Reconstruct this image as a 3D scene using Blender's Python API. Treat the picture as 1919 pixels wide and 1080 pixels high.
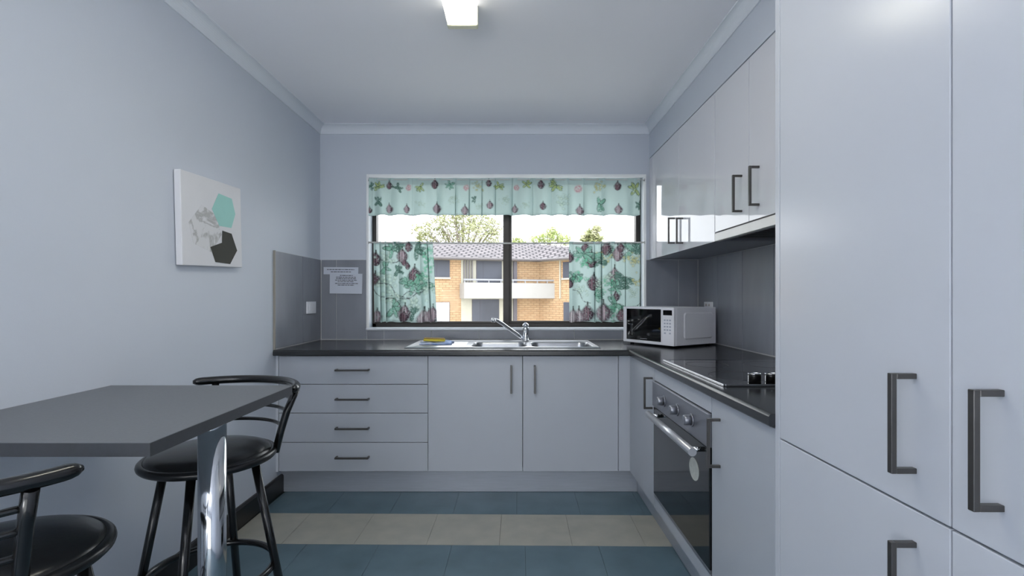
import bpy, bmesh, math, random
import numpy as np
from mathutils import Vector, Matrix

for o in list(bpy.data.objects):
    bpy.data.objects.remove(o)
scene = bpy.context.scene
COL = scene.collection
R = math.radians

# ---------------------------------------------------------------- camera
F, VX, VY, H = 920.0, 961.0, 558.0, 1.128      # focal length (px of 1919), axis pixel, eye height
cam_d = bpy.data.cameras.new('camera')
cam_d.sensor_width = 36.0
cam_d.lens = 36.0 * F / 1919.0
cam_d.shift_x = -(VX - 959.5) / 1919.0
cam_d.shift_y = (VY - 540.0) / 1919.0
cam_d.clip_start = 0.02
cam_d.clip_end = 400
cam = bpy.data.objects.new('camera', cam_d)
COL.objects.link(cam)
cam.location = (0, 0, H)
cam.rotation_euler = (R(90), 0, 0)
scene.camera = cam

# ---------------------------------------------------------------- sky
world = bpy.data.worlds.new('overcast_sky')
scene.world = world
world.use_nodes = True
wn = world.node_tree
wn.nodes.clear()
bg = wn.nodes.new('ShaderNodeBackground')
wo = wn.nodes.new('ShaderNodeOutputWorld')
bg.inputs['Color'].default_value = (0.93, 0.97, 1.0, 1)
bg.inputs['Strength'].default_value = 3.2
wn.links.new(bg.outputs[0], wo.inputs[0])

# ---------------------------------------------------------------- exposure and lamp levels
scene.view_settings.view_transform = 'Standard'
scene.view_settings.look = 'None'
scene.view_settings.gamma = 1.0
scene.view_settings.use_curve_mapping = False
scene.view_settings.exposure = 0.22
KITCHEN_LAMP = 16.0
REAR_FILL = 3.0  # added ceiling fill behind the viewer
FILL_LAMP = 15.0  # side glow of the added lamp behind the viewer
FILL_LAMP_UP = 66.0  # upward glow of that added lamp, bounced off the ceiling

# ---------------------------------------------------------------- materials
def s2l(c):
    return tuple(((v / 255) / 12.92 if v / 255 <= 0.04045 else ((v / 255 + 0.055) / 1.055) ** 2.4) for v in c)

MATS = {}
def mat(name, rgb, rough=0.5, metal=0.0, var=0.04, vscale=6.0, bump=0.0, bscale=60.0, stretch=None,
        coat=0.0, spec=0.5, rgb2=None, detail=3.0):
    if name in MATS:
        return MATS[name]
    m = bpy.data.materials.new(name)
    m.use_nodes = True
    nt = m.node_tree
    b = nt.nodes['Principled BSDF']
    tc = nt.nodes.new('ShaderNodeTexCoord')
    src = tc.outputs['Object']
    if stretch:
        mp = nt.nodes.new('ShaderNodeMapping')
        mp.inputs['Scale'].default_value = stretch
        nt.links.new(src, mp.inputs['Vector'])
        src = mp.outputs[0]
    nz = nt.nodes.new('ShaderNodeTexNoise')
    nz.inputs['Scale'].default_value = vscale
    nz.inputs['Detail'].default_value = detail
    nt.links.new(src, nz.inputs['Vector'])
    rp = nt.nodes.new('ShaderNodeValToRGB')
    c = s2l(rgb)
    if rgb2:
        c2 = s2l(rgb2)
        rp.color_ramp.elements[0].color = (*c, 1)
        rp.color_ramp.elements[1].color = (*c2, 1)
    else:
        rp.color_ramp.elements[0].color = (*[max(0, x * (1 - var)) for x in c], 1)
        rp.color_ramp.elements[1].color = (*[min(1, x * (1 + var)) for x in c], 1)
    rp.color_ramp.elements[0].position = 0.3
    rp.color_ramp.elements[1].position = 0.7
    nt.links.new(nz.outputs['Fac'], rp.inputs['Fac'])
    nt.links.new(rp.outputs['Color'], b.inputs['Base Color'])
    b.inputs['Roughness'].default_value = rough
    b.inputs['Metallic'].default_value = metal
    b.inputs['Coat Weight'].default_value = coat
    b.inputs['Coat Roughness'].default_value = 0.05
    b.inputs['Specular IOR Level'].default_value = spec
    if bump > 0:
        n2 = nt.nodes.new('ShaderNodeTexNoise')
        n2.inputs['Scale'].default_value = bscale
        n2.inputs['Detail'].default_value = 2
        nt.links.new(src, n2.inputs['Vector'])
        bp = nt.nodes.new('ShaderNodeBump')
        bp.inputs['Strength'].default_value = bump
        bp.inputs['Distance'].default_value = 0.004
        nt.links.new(n2.outputs['Fac'], bp.inputs['Height'])
        nt.links.new(bp.outputs[0], b.inputs['Normal'])
    MATS[name] = m
    return m

def emit_mat(name, rgb, strength):
    m = bpy.data.materials.new(name)
    m.use_nodes = True
    nt = m.node_tree
    b = nt.nodes['Principled BSDF']
    b.inputs['Base Color'].default_value = (0.85, 0.85, 0.8, 1)
    b.inputs['Emission Color'].default_value = (*s2l(rgb), 1)
    b.inputs['Emission Strength'].default_value = strength
    return m

def glass_mat(name, tint=(1, 1, 1), refl=0.06):
    m = bpy.data.materials.new(name)
    m.use_nodes = True
    nt = m.node_tree
    nt.nodes.clear()
    out = nt.nodes.new('ShaderNodeOutputMaterial')
    tr = nt.nodes.new('ShaderNodeBsdfTransparent')
    tr.inputs[0].default_value = (*tint, 1)
    gl = nt.nodes.new('ShaderNodeBsdfGlossy')
    gl.inputs['Roughness'].default_value = 0.01
    mx = nt.nodes.new('ShaderNodeMixShader')
    fr = nt.nodes.new('ShaderNodeFresnel')
    fr.inputs[0].default_value = 1.1
    nt.links.new(fr.outputs[0], mx.inputs[0])
    nt.links.new(tr.outputs[0], mx.inputs[1])
    nt.links.new(gl.outputs[0], mx.inputs[2])
    nt.links.new(mx.outputs[0], out.inputs[0])
    return m

def cloth_mat(name, attr=True, transl=0.45, rgb=(150, 185, 180)):
    m = bpy.data.materials.new(name)
    m.use_nodes = True
    nt = m.node_tree
    nt.nodes.clear()
    out = nt.nodes.new('ShaderNodeOutputMaterial')
    df = nt.nodes.new('ShaderNodeBsdfDiffuse')
    tl = nt.nodes.new('ShaderNodeBsdfTranslucent')
    mx = nt.nodes.new('ShaderNodeMixShader')
    mx.inputs[0].default_value = transl
    at = nt.nodes.new('ShaderNodeAttribute')
    at.attribute_name = 'print'
    tc = nt.nodes.new('ShaderNodeTexCoord')
    wv = nt.nodes.new('ShaderNodeTexNoise')
    wv.inputs['Scale'].default_value = 400
    nt.links.new(tc.outputs['Object'], wv.inputs['Vector'])
    mr = nt.nodes.new('ShaderNodeMapRange')
    mr.inputs['To Min'].default_value = 0.9
    mr.inputs['To Max'].default_value = 1.1
    nt.links.new(wv.outputs['Fac'], mr.inputs['Value'])
    mul = nt.nodes.new('ShaderNodeVectorMath')
    mul.operation = 'SCALE'
    nt.links.new(at.outputs['Color'], mul.inputs[0])
    nt.links.new(mr.outputs[0], mul.inputs['Scale'])
    nt.links.new(mul.outputs[0], df.inputs[0])
    nt.links.new(mul.outputs[0], tl.inputs[0])
    nt.links.new(df.outputs[0], mx.inputs[1])
    nt.links.new(tl.outputs[0], mx.inputs[2])
    nt.links.new(mx.outputs[0], out.inputs[0])
    return m

WALL = mat('painted_wall', (202, 208, 219), 0.55, var=0.015, vscale=1.5, bump=0.05, bscale=200)
CEIL = mat('ceiling_paint', (247, 247, 253), 0.6, var=0.012, vscale=1.2)
COVE = mat('cornice_paint', (224, 229, 237), 0.5, var=0.01)
GLOSSW = mat('gloss_white_board', (198, 202, 211), 0.23, var=0.01, vscale=2)
GLOSSU = mat('mirror_gloss_white_board', (220, 221, 228), 0.045, var=0.01, vscale=2, spec=0.6)
SATINW = mat('satin_white_board', (176, 181, 190), 0.30, var=0.012, vscale=3)
CARC = mat('cabinet_carcass', (190, 195, 205), 0.5, var=0.02)
KICK = mat('brushed_kickboard', (176, 181, 190), 0.36, metal=0.35, var=0.06, vscale=8, stretch=(1, 1, 30))
TOPM = mat('charcoal_laminate', (42, 44, 48), 0.2, var=0.10, vscale=120, bump=0.03, bscale=300)
TABM = mat('grey_table_laminate', (102, 105, 110), 0.42, var=0.06, vscale=140, bump=0.02, bscale=300)
EDGM = mat('dark_table_edge', (62, 64, 68), 0.42, var=0.06, vscale=80)
TILE = mat('grey_wall_tile', (134, 138, 148), 0.30, var=0.09, vscale=9, bump=0.03, bscale=30, stretch=(1, 1, 0.3), detail=6)
GROUT = mat('pale_grout', (205, 206, 208), 0.8)
STEEL = mat('brushed_steel', (188, 190, 194), 0.22, metal=1.0, var=0.05, vscale=20, stretch=(1, 20, 20))
PANELST = mat('oven_panel_steel', (150, 152, 160), 0.36, metal=0.8, var=0.03, vscale=20, stretch=(1, 1, 30))
CHROME = mat('chrome', (225, 227, 230), 0.05, metal=1.0, var=0.01)
HANDLE = mat('dark_nickel', (94, 92, 91), 0.34, metal=0.75, var=0.05, vscale=40)
BLACKGL = mat('black_glass', (10, 11, 13), 0.04, var=0.05, coat=0.3)
BLACKPL = mat('black_plastic', (17, 17, 18), 0.3, var=0.1)
BLACKMT = mat('black_enamel_tube', (14, 14, 15), 0.22, var=0.1, coat=0.3)
VINYL = mat('black_vinyl', (22, 23, 24), 0.27, var=0.10, vscale=15, bump=0.05, bscale=120)
WHITEPL = mat('white_plastic', (240, 241, 248), 0.35, var=0.01)
SKIRT = mat('dark_skirting', (28, 27, 27), 0.3, var=0.1)
BRONZE = mat('bronze_aluminium', (46, 41, 39), 0.38, metal=0.3, var=0.08)
PAPER = mat('paper', (205, 211, 224), 0.7, var=0.02)
INK = mat('printed_ink', (52, 54, 64), 0.7)
BLUEV = mat('blue_vinyl_tile', (80, 102, 114), 0.38, var=0.14, vscale=7, bump=0.02, bscale=60, rgb2=(94, 117, 130), detail=8)
BEIGEV = mat('beige_vinyl_tile', (154, 154, 146), 0.38, vscale=9, rgb2=(170, 168, 158), detail=8)
SUBF = mat('floor_joint', (40, 46, 50), 0.8)
GLASS = glass_mat('window_glass')
BRICK = None
CREAM = mat('cream_render', (186, 184, 170), 0.7)
WHITER = mat('white_render', (168, 167, 165), 0.7)
DARKGL = mat('far_window_glass', (70, 74, 86), 0.45, var=0.3, vscale=0.8)
FARFR = mat('far_window_frame', (96, 92, 100), 0.5)
GUTTER = mat('grey_gutter', (112, 108, 110), 0.5)
RAILM = mat('grey_railing', (150, 152, 158), 0.5)
LEAFA = mat('olive_leaves', (138, 146, 92), 0.6, var=0.3, vscale=1.2, rgb2=(178, 176, 144))
LEAFB = mat('light_green_leaves', (156, 174, 96), 0.6, vscale=1.5, rgb2=(188, 194, 140))
BARK = mat('grey_bark', (128, 118, 112), 0.85, var=0.2)
BOUNCE_GROUND = mat('pale_bounce_ground', (190, 187, 178), 0.9, var=0.1, vscale=2)

# ---------------------------------------------------------------- mesh helpers
OFF = {}     # world offset of each root, so that parts can be given in world coordinates

class MB:
    """collects vertices and faces for one mesh"""
    def __init__(s):
        s.v, s.f, s.sm = [], [], []
    def add(s, vs, fs, smooth=False):
        n = len(s.v)
        s.v += [tuple(p) for p in vs]
        s.f += [tuple(i + n for i in f) for f in fs]
        s.sm += [smooth] * len(fs)
        return s
    def box(s, x0, x1, y0, y1, z0, z1, bev=0.0, seg=2):
        x0, x1 = min(x0, x1), max(x0, x1); y0, y1 = min(y0, y1), max(y0, y1); z0, z1 = min(z0, z1), max(z0, z1)
        if bev <= 0:
            vs = [(x, y, z) for z in (z0, z1) for y in (y0, y1) for x in (x0, x1)]
            fs = [(0, 2, 3, 1), (4, 5, 7, 6), (0, 1, 5, 4), (2, 6, 7, 3), (0, 4, 6, 2), (1, 3, 7, 5)]
            return s.add(vs, fs)
        bm = bmesh.new()
        bmesh.ops.create_cube(bm, size=1)
        for v in bm.verts:
            v.co = Vector(((x0 + x1) / 2 + v.co.x * (x1 - x0), (y0 + y1) / 2 + v.co.y * (y1 - y0), (z0 + z1) / 2 + v.co.z * (z1 - z0)))
        bmesh.ops.bevel(bm, geom=bm.edges[:], offset=bev, segments=seg, affect='EDGES', profile=0.5)
        return s.bm(bm, seg > 2)
    def bm(s, bm, smooth=False):
        bm.verts.index_update()
        s.add([v.co[:] for v in bm.verts], [[v.index for v in f.verts] for f in bm.faces], smooth)
        bm.free()
        return s
    def tube(s, pts, rad, seg=12, closed=False, cap=True):
        pts = [Vector(p) for p in pts]
        n = len(pts)
        rads = rad if isinstance(rad, (list, tuple)) else [rad] * n
        t0 = (pts[1] - pts[0]).normalized()
        up = Vector((0, 0, 1)) if abs(t0.z) < 0.9 else Vector((1, 0, 0))
        nrm = t0.cross(up).normalized()
        vs = []
        for i, p in enumerate(pts):
            if closed:
                t = (pts[(i + 1) % n] - pts[i - 1]).normalized()
            else:
                t = (pts[min(i + 1, n - 1)] - pts[max(i - 1, 0)]).normalized()
            nrm = (nrm - t * nrm.dot(t)).normalized()
            bn = t.cross(nrm)
            for k in range(seg):
                a = 2 * math.pi * k / seg
                vs.append(p + (nrm * math.cos(a) + bn * math.sin(a)) * rads[i])
        fs = []
        for i in range(n if closed else n - 1):
            j = (i + 1) % n
            for k in range(seg):
                k2 = (k + 1) % seg
                fs.append((i * seg + k, i * seg + k2, j * seg + k2, j * seg + k))
        s.add(vs, fs, True)
        if cap and not closed:
            m = len(s.v) - n * seg
            s.f.append(tuple(m + k for k in reversed(range(seg)))); s.sm.append(False)
            s.f.append(tuple(m + (n - 1) * seg + k for k in range(seg))); s.sm.append(False)
        return s
    def lathe(s, prof, c=(0, 0, 0), seg=40):
        """prof: list of (r, z); r == 0 closes"""
        vs, fs, rows = [], [], []
        for r, z in prof:
            if r <= 1e-6:
                rows.append([len(vs)]); vs.append((c[0], c[1], c[2] + z))
            else:
                rows.append(list(range(len(vs), len(vs) + seg)))
                for k in range(seg):
                    a = 2 * math.pi * k / seg
                    vs.append((c[0] + r * math.cos(a), c[1] + r * math.sin(a), c[2] + z))
        for a, b in zip(rows, rows[1:]):
            for k in range(seg):
                k2 = (k + 1) % seg
                if len(a) == 1 and len(b) == 1: continue
                if len(a) == 1: fs.append((a[0], b[k2], b[k]))
                elif len(b) == 1: fs.append((a[k], a[k2], b[0]))
                else: fs.append((a[k], a[k2], b[k2], b[k]))
        return s.add(vs, fs, True)
    def prism(s, prof, axis, a, b, smooth=False):
        """prof: 2-D outline in the two axes other than `axis`, extruded from a to b"""
        n = len(prof)
        def pt(p, t):
            q = list(p); q.insert(axis, t); return tuple(q)
        vs = [pt(p, a) for p in prof] + [pt(p, b) for p in prof]
        fs = [(i, (i + 1) % n, n + (i + 1) % n, n + i) for i in range(n)]
        s.add(vs, fs, smooth)
        return s.add(vs, [tuple(reversed(range(n))), tuple(range(n, 2 * n))])

def mesh_obj(name, mb, m, parent=None, local=False, fix=True):
    """ONE mesh object; vertices given in world coordinates unless local"""
    me = bpy.data.meshes.new(name)
    off = Vector((0, 0, 0))
    if parent is not None and not local:
        off = OFF.get(parent.name, off)
    me.from_pydata([(v[0] - off.x, v[1] - off.y, v[2] - off.z) for v in mb.v], [], mb.f)
    me.polygons.foreach_set('use_smooth', mb.sm)
    if fix:
        bm = bmesh.new(); bm.from_mesh(me)
        bmesh.ops.recalc_face_normals(bm, faces=bm.faces[:])
        bm.to_mesh(me); bm.free()
    me.update()
    ms = m if isinstance(m, (list, tuple)) else [m]
    for x in ms: me.materials.append(x)
    o = bpy.data.objects.new(name, me)
    COL.objects.link(o)
    if parent is not None:
        o.parent = parent
        OFF[o.name] = OFF.get(parent.name, Vector((0, 0, 0)))
    return o

def tag(o, label, cat, group=None, kind=None):
    o['label'] = label
    o['category'] = cat
    if group: o['group'] = group
    if kind: o['kind'] = kind
    return o

def thing(name, label, cat, loc=(0, 0, 0), rotz=0.0, group=None, kind=None):
    o = bpy.data.objects.new(name, None)
    o.empty_display_size = 0.1
    COL.objects.link(o)
    o.location = loc
    o.rotation_euler = (0, 0, rotz)
    OFF[o.name] = Vector(loc)
    return tag(o, label, cat, group, kind)

def box(name, x0, x1, y0, y1, z0, z1, m, parent=None, bev=0.0, seg=2, local=False):
    return mesh_obj(name, MB().box(x0, x1, y0, y1, z0, z1, bev, seg), m, parent, local)

def px(x, d): return (x - VX) * d / F
def pz(y, d): return H - (y - VY) * d / F
def P(x, y, d): return Vector((px(x, d), d, pz(y, d)))

# ---------------------------------------------------------------- key planes
XL, XR, YB = -1.346, 1.301, 3.43          # left wall, right wall, back wall
YR = -3.2                                  # wall behind the camera
ZC = 2.33                                  # ceiling
HC, HU = 0.834, 0.801                      # worktop top and underside
YD, XD = 2.787, 0.665                      # fronts of the back run and the right run
YC, XC = 2.752, 0.648                      # worktop front edges
XU = 0.954                                 # front of wall cabinets
ZU, ZD = 1.393, 2.097                      # wall cabinets bottom and top of doors
ZK = 0.14                                  # bottom of base doors
WX0, WX1, WZ0, WZ1 = -1.003, 0.912, 0.918, 1.972   # window opening

# ================================================================ THE SETTING
floor = mesh_obj('floor', MB().box(XL - 0.12, XR + 0.12, YR - 0.12, YB + 0.12, -0.12, -0.004), SUBF)
tag(floor, 'vinyl tile floor in blue with one beige stripe', 'floor', kind='structure')
TX, TY, ROT = 0.3326, 0.320, R(-0.75)
ca, sa = math.cos(ROT), math.sin(ROT)
def fl(u, v):    # tile-grid coordinates (origin on the stripe's far edge) to world
    return (u * ca - v * sa, 2.553 + u * sa + v * ca)
for k in range(-1, 18):
    v1 = -k * TY; v0 = v1 - TY
    beige = (k == 0)
    shift = -0.058 if beige else (0.06 if k > 0 else 0.02)
    j = -5
    while True:
        u0 = shift + j * TX; u1 = u0 + TX; j += 1
        if u0 > XR: break
        a0, a1 = max(u0, XL + 0.02), min(u1, XR - 0.02)
        if a1 - a0 < 0.01: continue
        vv1, vv0 = v1, max(v0, YR - 2.553 + 0.03)
        if vv1 - vv0 < 0.02: continue
        g = 0.0007
        c = [fl(a0 + g, vv0 + g), fl(a1 - g, vv0 + g), fl(a1 - g, vv1 - g), fl(a0 + g, vv1 - g)]
        mb = MB().add([(p[0], p[1], -0.004) for p in c] + [(p[0], p[1], 0.0) for p in c],
                      [(0, 3, 2, 1), (4, 5, 6, 7), (0, 1, 5, 4), (1, 2, 6, 5), (2, 3, 7, 6), (3, 0, 4, 7)])
        mesh_obj('floor_tile', mb, BEIGEV if beige else BLUEV, floor)

ceiling = box('ceiling', XL - 0.12, XR + 0.12, YR - 0.12, YB + 0.2, ZC, ZC + 0.12, CEIL)
tag(ceiling, 'smooth pale ceiling', 'ceiling', kind='structure')
wall_left = box('wall_left', XL - 0.12, XL, YR, YB + 0.2, 0, ZC, WALL)
tag(wall_left, 'pale painted wall behind the bar table', 'wall', kind='structure')
wall_right = box('wall_right', XR, XR + 0.12, YR, YB + 0.2, 0, ZC, WALL)
tag(wall_right, 'painted wall behind the cooktop and wall cabinets', 'wall', kind='structure')
mb = MB()
mb.box(XL, WX0, YB, YB + 0.2, 0, ZC).box(WX1, XR, YB, YB + 0.2, 0, ZC)
mb.box(WX0, WX1, YB, YB + 0.2, 0, WZ0).box(WX0, WX1, YB, YB + 0.2, WZ1, ZC)
wall_back = mesh_obj('wall_back', mb, WALL)
tag(wall_back, 'painted wall with the curtained window above the sink', 'wall', kind='structure')
RX0, RX1, RZ1 = -1.0, 1.0, 2.05
mb = MB()
mb.box(XL, RX0, YR - 0.12, YR, 0, ZC).box(RX1, XR, YR - 0.12, YR, 0, ZC).box(RX0, RX1, YR - 0.12, YR, RZ1, ZC)
wall_rear = mesh_obj('wall_rear', mb, WALL)
tag(wall_rear, 'painted wall with an added glazed opening behind the viewer', 'wall', kind='structure')

# cornices: a small cove with a step on each edge
CP, CH = 0.046, 0.060
def cove():
    pr = [(0, 0), (CP, 0), (CP, -0.006)]
    for i in range(1, 8):
        a = i / 8 * math.pi / 2
        pr.append((CP - (CP - 0.006) * math.sin(a) , -0.006 - (CH - 0.012) * (1 - math.cos(a))))
    pr += [(0.006, -CH + 0.006), (0.006, -CH), (0, -CH)]
    return pr
cv = cove()
t = mesh_obj('trim_1', MB().prism([(YB - a, ZC + b) for a, b in cv], 0, XL, XU), COVE)
tag(t, 'white cove cornice above the window wall', 'cornice', kind='structure')
t = mesh_obj('trim_2', MB().prism([(XL + a, ZC + b) for a, b in cv], 1, YR, YB), COVE)
tag(t, 'white cove cornice along the wall with the canvas', 'cornice', kind='structure')
t = mesh_obj('trim_3', MB().prism([(XU - a, ZC + b) for a, b in cv], 1, 1.245, YB), COVE)
tag(t, 'white cove cornice above the wall cabinets', 'cornice', kind='structure')
bulk = box('wall_bulkhead', XU, XR, 1.245, YB, ZD + 0.004, ZC, WALL)
tag(bulk, 'painted bulkhead closing the gap above the wall cabinets', 'bulkhead', kind='structure')
sk = mesh_obj('baseboard_left', MB().prism([(XL, 0), (XL + 0.016, 0), (XL + 0.016, 0.094), (XL + 0.010, 0.104), (XL, 0.104)], 1, YR, 2.85), SKIRT)
tag(sk, 'black skirting board along the wall behind the stools', 'baseboard', kind='structure')

# ---- wall tiles
def tiles_back(x0, x1, z0, z1):
    g = 0.0016
    box('tile', x0 + g, x1 - g, YB - 0.009, YB - 0.001, z0 + g, z1 - g, TILE, wall_back, 0.0012, 1)
def tiles_side(wall, xa, xb, y0, y1, z0, z1):
    g = 0.0016
    box('tile', xa, xb, y0 + g, y1 - g, z0 + g, z1 - g, TILE, wall, 0.0012, 1)
ZT0, ZT1 = HC + 0.004, 1.392
box('grout', XL + 0.001, WX0 - 0.012, YB - 0.005, YB, HC, ZT1, GROUT, wall_back)
box('grout', WX0 - 0.012, WX1 + 0.012, YB - 0.005, YB, HC, 0.903, GROUT, wall_back)
box('grout', WX1 + 0.012, XR - 0.001, YB - 0.005, YB, HC, ZT1, GROUT, wall_back)
WA, WB = WX0 - 0.014, WX1 + 0.014
tiles_back(XL + 0.011, -1.230, ZT0, ZT1)
tiles_back(-1.230, WA, ZT0, ZT1)
xs = [WA, -0.898, -0.566, -0.234, 0.098, 0.430, 0.762, WB]
for a, b in zip(xs, xs[1:]): tiles_back(a, b, ZT0, 0.902)
tiles_back(WB, 1.155, ZT0, ZT1)
tiles_back(1.155, XR - 0.011, ZT0, ZT1)
box('grout', XL, XL + 0.005, 2.762, YB - 0.006, HC, ZT1, GROUT, wall_left)
tiles_side(wall_left, XL + 0.001, XL + 0.009, 3.127, YB - 0.011, ZT0, ZT1)
tiles_side(wall_left, XL + 0.001, XL + 0.009, 2.765, 3.127, ZT0, ZT1)
box('edge_strip', XL, XL + 0.011, 2.757, 2.764, HC, ZT1 + 0.002, mat('tile_edge_strip', (150, 146, 138), 0.4), wall_left)
box('grout', XR - 0.005, XR, 1.245, YB - 0.006, HC, ZU, GROUT, wall_right)
ys = [YB - 0.011, 3.096, 2.764, 2.432, 2.100, 1.768, 1.436, 1.247]
for a, b in zip(ys[1:], ys): tiles_side(wall_right, XR - 0.009, XR - 0.001, a, b, ZT0, ZT1)

# ---- window
win = thing('window_1', 'dark bronze aluminium sliding window above the sink', 'window', (0, YB + 0.1, WZ0), kind='structure')
fy0, fy1 = YB + 0.075, YB + 0.135
mb = MB()
mb.box(WX0, WX0 + 0.028, fy0, fy1, WZ0, WZ1, 0.002, 1).box(WX1 - 0.032, WX1, fy0, fy1, WZ0, WZ1, 0.002, 1)
mb.box(WX0, WX1, fy0, fy1, WZ0, WZ0 + 0.026, 0.002, 1).box(WX0, WX1, fy0, fy1, WZ1 - 0.03, WZ1, 0.002, 1)
mesh_obj('frame', mb, BRONZE, win)
mxa, mxb = px(943, YB + 0.09), px(959, YB + 0.09)
mb = MB()
mb.box(mxa, mxb - 0.018, fy0 + 0.004, fy0 + 0.026, WZ0 + 0.026, WZ1 - 0.03, 0.002, 1)
mb.box(mxa + 0.016, mxb, fy0 + 0.028, fy1 - 0.004, WZ0 + 0.026, WZ1 - 0.03, 0.002, 1)
mesh_obj('meeting_stile', mb, BRONZE, win)
mb = MB()
mb.box(WX0 + 0.028, mxa, fy0 + 0.008, fy0 + 0.024, WZ0 + 0.026, WZ0 + 0.040).box(mxb, WX1 - 0.032, fy0 + 0.03, fy0 + 0.05, WZ0 + 0.026, WZ0 + 0.042)
mesh_obj('bottom_rail', mb, BRONZE, win)
box('pane', WX0 + 0.028, mxa, fy0 + 0.014, fy0 + 0.017, WZ0 + 0.04, WZ1 - 0.03, GLASS, win)
box('pane', mxb, WX1 - 0.032, fy0 + 0.038, fy0 + 0.041, WZ0 + 0.042, WZ1 - 0.03, GLASS, win)
tr = thing('trim_4', 'white trim and sill framing the sink window', 'window trim', (0, YB, WZ0), kind='structure')
TW = 0.018
mb = MB()
mb.box(WX0 - TW, WX0, YB - 0.012, YB, WZ0 - TW, WZ1 + 0.016, 0.002, 1).box(WX1, WX1 + TW, YB - 0.012, YB, WZ0 - TW, WZ1 + 0.016, 0.002, 1)
mb.box(WX0, WX1, YB - 0.012, YB, WZ1 - 0.006, WZ1 + 0.016, 0.002, 1)
mesh_obj('architrave', mb, mat('window_trim_white', (244, 245, 247), 0.4), tr)
mesh_obj('sill', MB().box(WX0 - TW, WX1 + TW, YB - 0.020, YB + 0.075, WZ0 - 0.018, WZ0 - 0.001, 0.004, 2), COVE, tr)

# added rear glazing that lets in fill daylight
w2 = thing('added_window', 'added glazed door behind the viewer letting in fill daylight', 'window', (0, YR - 0.05, 0), kind='structure')
mb = MB()
for a, b in ((RX0, RX0 + 0.05), (-0.03, 0.03), (RX1 - 0.05, RX1)): mb.box(a, b, YR - 0.09, YR - 0.04, 0, RZ1)
mb.box(RX0, RX1, YR - 0.09, YR - 0.04, 0, 0.06).box(RX0, RX1, YR - 0.09, YR - 0.04, RZ1 - 0.05, RZ1)
mesh_obj('frame', mb, BRONZE, w2)
box('pane', RX0 + 0.05, -0.03, YR - 0.067, YR - 0.063, 0.06, RZ1 - 0.05, GLASS, w2)
box('pane', 0.03, RX1 - 0.05, YR - 0.067, YR - 0.063, 0.06, RZ1 - 0.05, GLASS, w2)

# ================================================================ CABINETS
HS, HT = 0.010, 0.009        # handle section
def handle_x(parent, xface, y, z0, z1, proj=0.042):
    """C handle standing off a front that faces -X, bar vertical"""
    mb = MB()
    xo = xface - proj
    mb.box(xo, xo + HT, y - HS / 2, y + HS / 2, z0, z1, 0.0008, 1)
    mb.box(xo + HT, xface, y - HS / 2, y + HS / 2, z0, z0 + HT, 0.0008, 1)
    mb.box(xo + HT, xface, y - HS / 2, y + HS / 2, z1 - HT, z1, 0.0008, 1)
    return mesh_obj('handle', mb, HANDLE, parent)
def handle_y(parent, yface, a, b, c, vertical, proj=0.035):
    """C handle on a front that faces -Y"""
    mb = MB(); yo = yface - proj; h = HS / 2
    if vertical:
        mb.box(c - h, c + h, yo, yo + HT, a, b, 0.0008, 1)
        for z in ((a, a + HT), (b - HT, b)): mb.box(c - h, c + h, yo + HT, yface, z[0], z[1], 0.0008, 1)
    else:
        mb.box(a, b, yo, yo + HT, c - h, c + h, 0.0008, 1)
        for x in ((a, a + HT), (b - HT, b)): mb.box(x[0], x[1], yo + HT, yface, c - h, c + h, 0.0008, 1)
    return mesh_obj('handle', mb, HANDLE, parent)

G = 0.0016     # half gap
TD = 0.018
CY0 = YD + TD + 0.001      # carcass front of the back run
YK = 2.85
def carcass_y(parent, x0, x1, z0, z1, y1=YB - 0.012, shelf=False):
    mb = MB(); t = 0.016
    mb.box(x0, x0 + t, CY0, y1, z0, z1).box(x1 - t, x1, CY0, y1, z0, z1)
    mb.box(x0 + t, x1 - t, CY0, y1, z0, z0 + t).box(x0 + t, x1 - t, y1 - t, y1, z0 + t, z1)
    return mesh_obj('body', mb, CARC, parent)

x_a, x_b = px(522, YD), px(802, YD)
x_c, x_d = px(979.5, YD), px(1159, YD)
dc = thing('drawer_cabinet', 'white four-drawer base cabinet beside the bar table', 'cabinet', ((x_a + x_b) / 2, 3.1, 0))
carcass_y(dc, x_a, x_b, ZK, HU)
box('side_panel', px(516, YD), x_a - 0.002, YD + 0.002, YB - 0.012, ZK - 0.004, HU, GLOSSW, dc, 0.001, 1)
zz = [pz(y, YD) for y in (884, 829.5, 774.5, 720.5)] + [HU - 0.004]
hz = [pz(y, YD - 0.03) for y in (859.5, 804.5, 749.5, 694.5)]
for i in range(4):
    d = box('drawer', x_a + G, x_b - G, YD, YD + TD, zz[i] + G, zz[i + 1] - G, SATINW, dc, 0.001, 1)
    handle_y(d, YD, px(627, YD - .03), px(690, YD - .03), hz[i], False)
scab = thing('sink_cabinet', 'white double-door base cabinet under the sink', 'cabinet', ((x_b + x_d) / 2, 3.1, 0))
carcass_y(scab, x_b, x_d, ZK, HU)
for a, b, hx in ((x_b, x_c, 958), (x_c, x_d, 1002.5)):
    d = box('door', a + G, b - G, YD, YD + TD, ZK + G, HU - 0.004 - G, SATINW, scab, 0.001, 1)
    handle_y(d, YD, pz(738, YD - .03), pz(686, YD - .03), px(hx, YD - .03), True)

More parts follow.
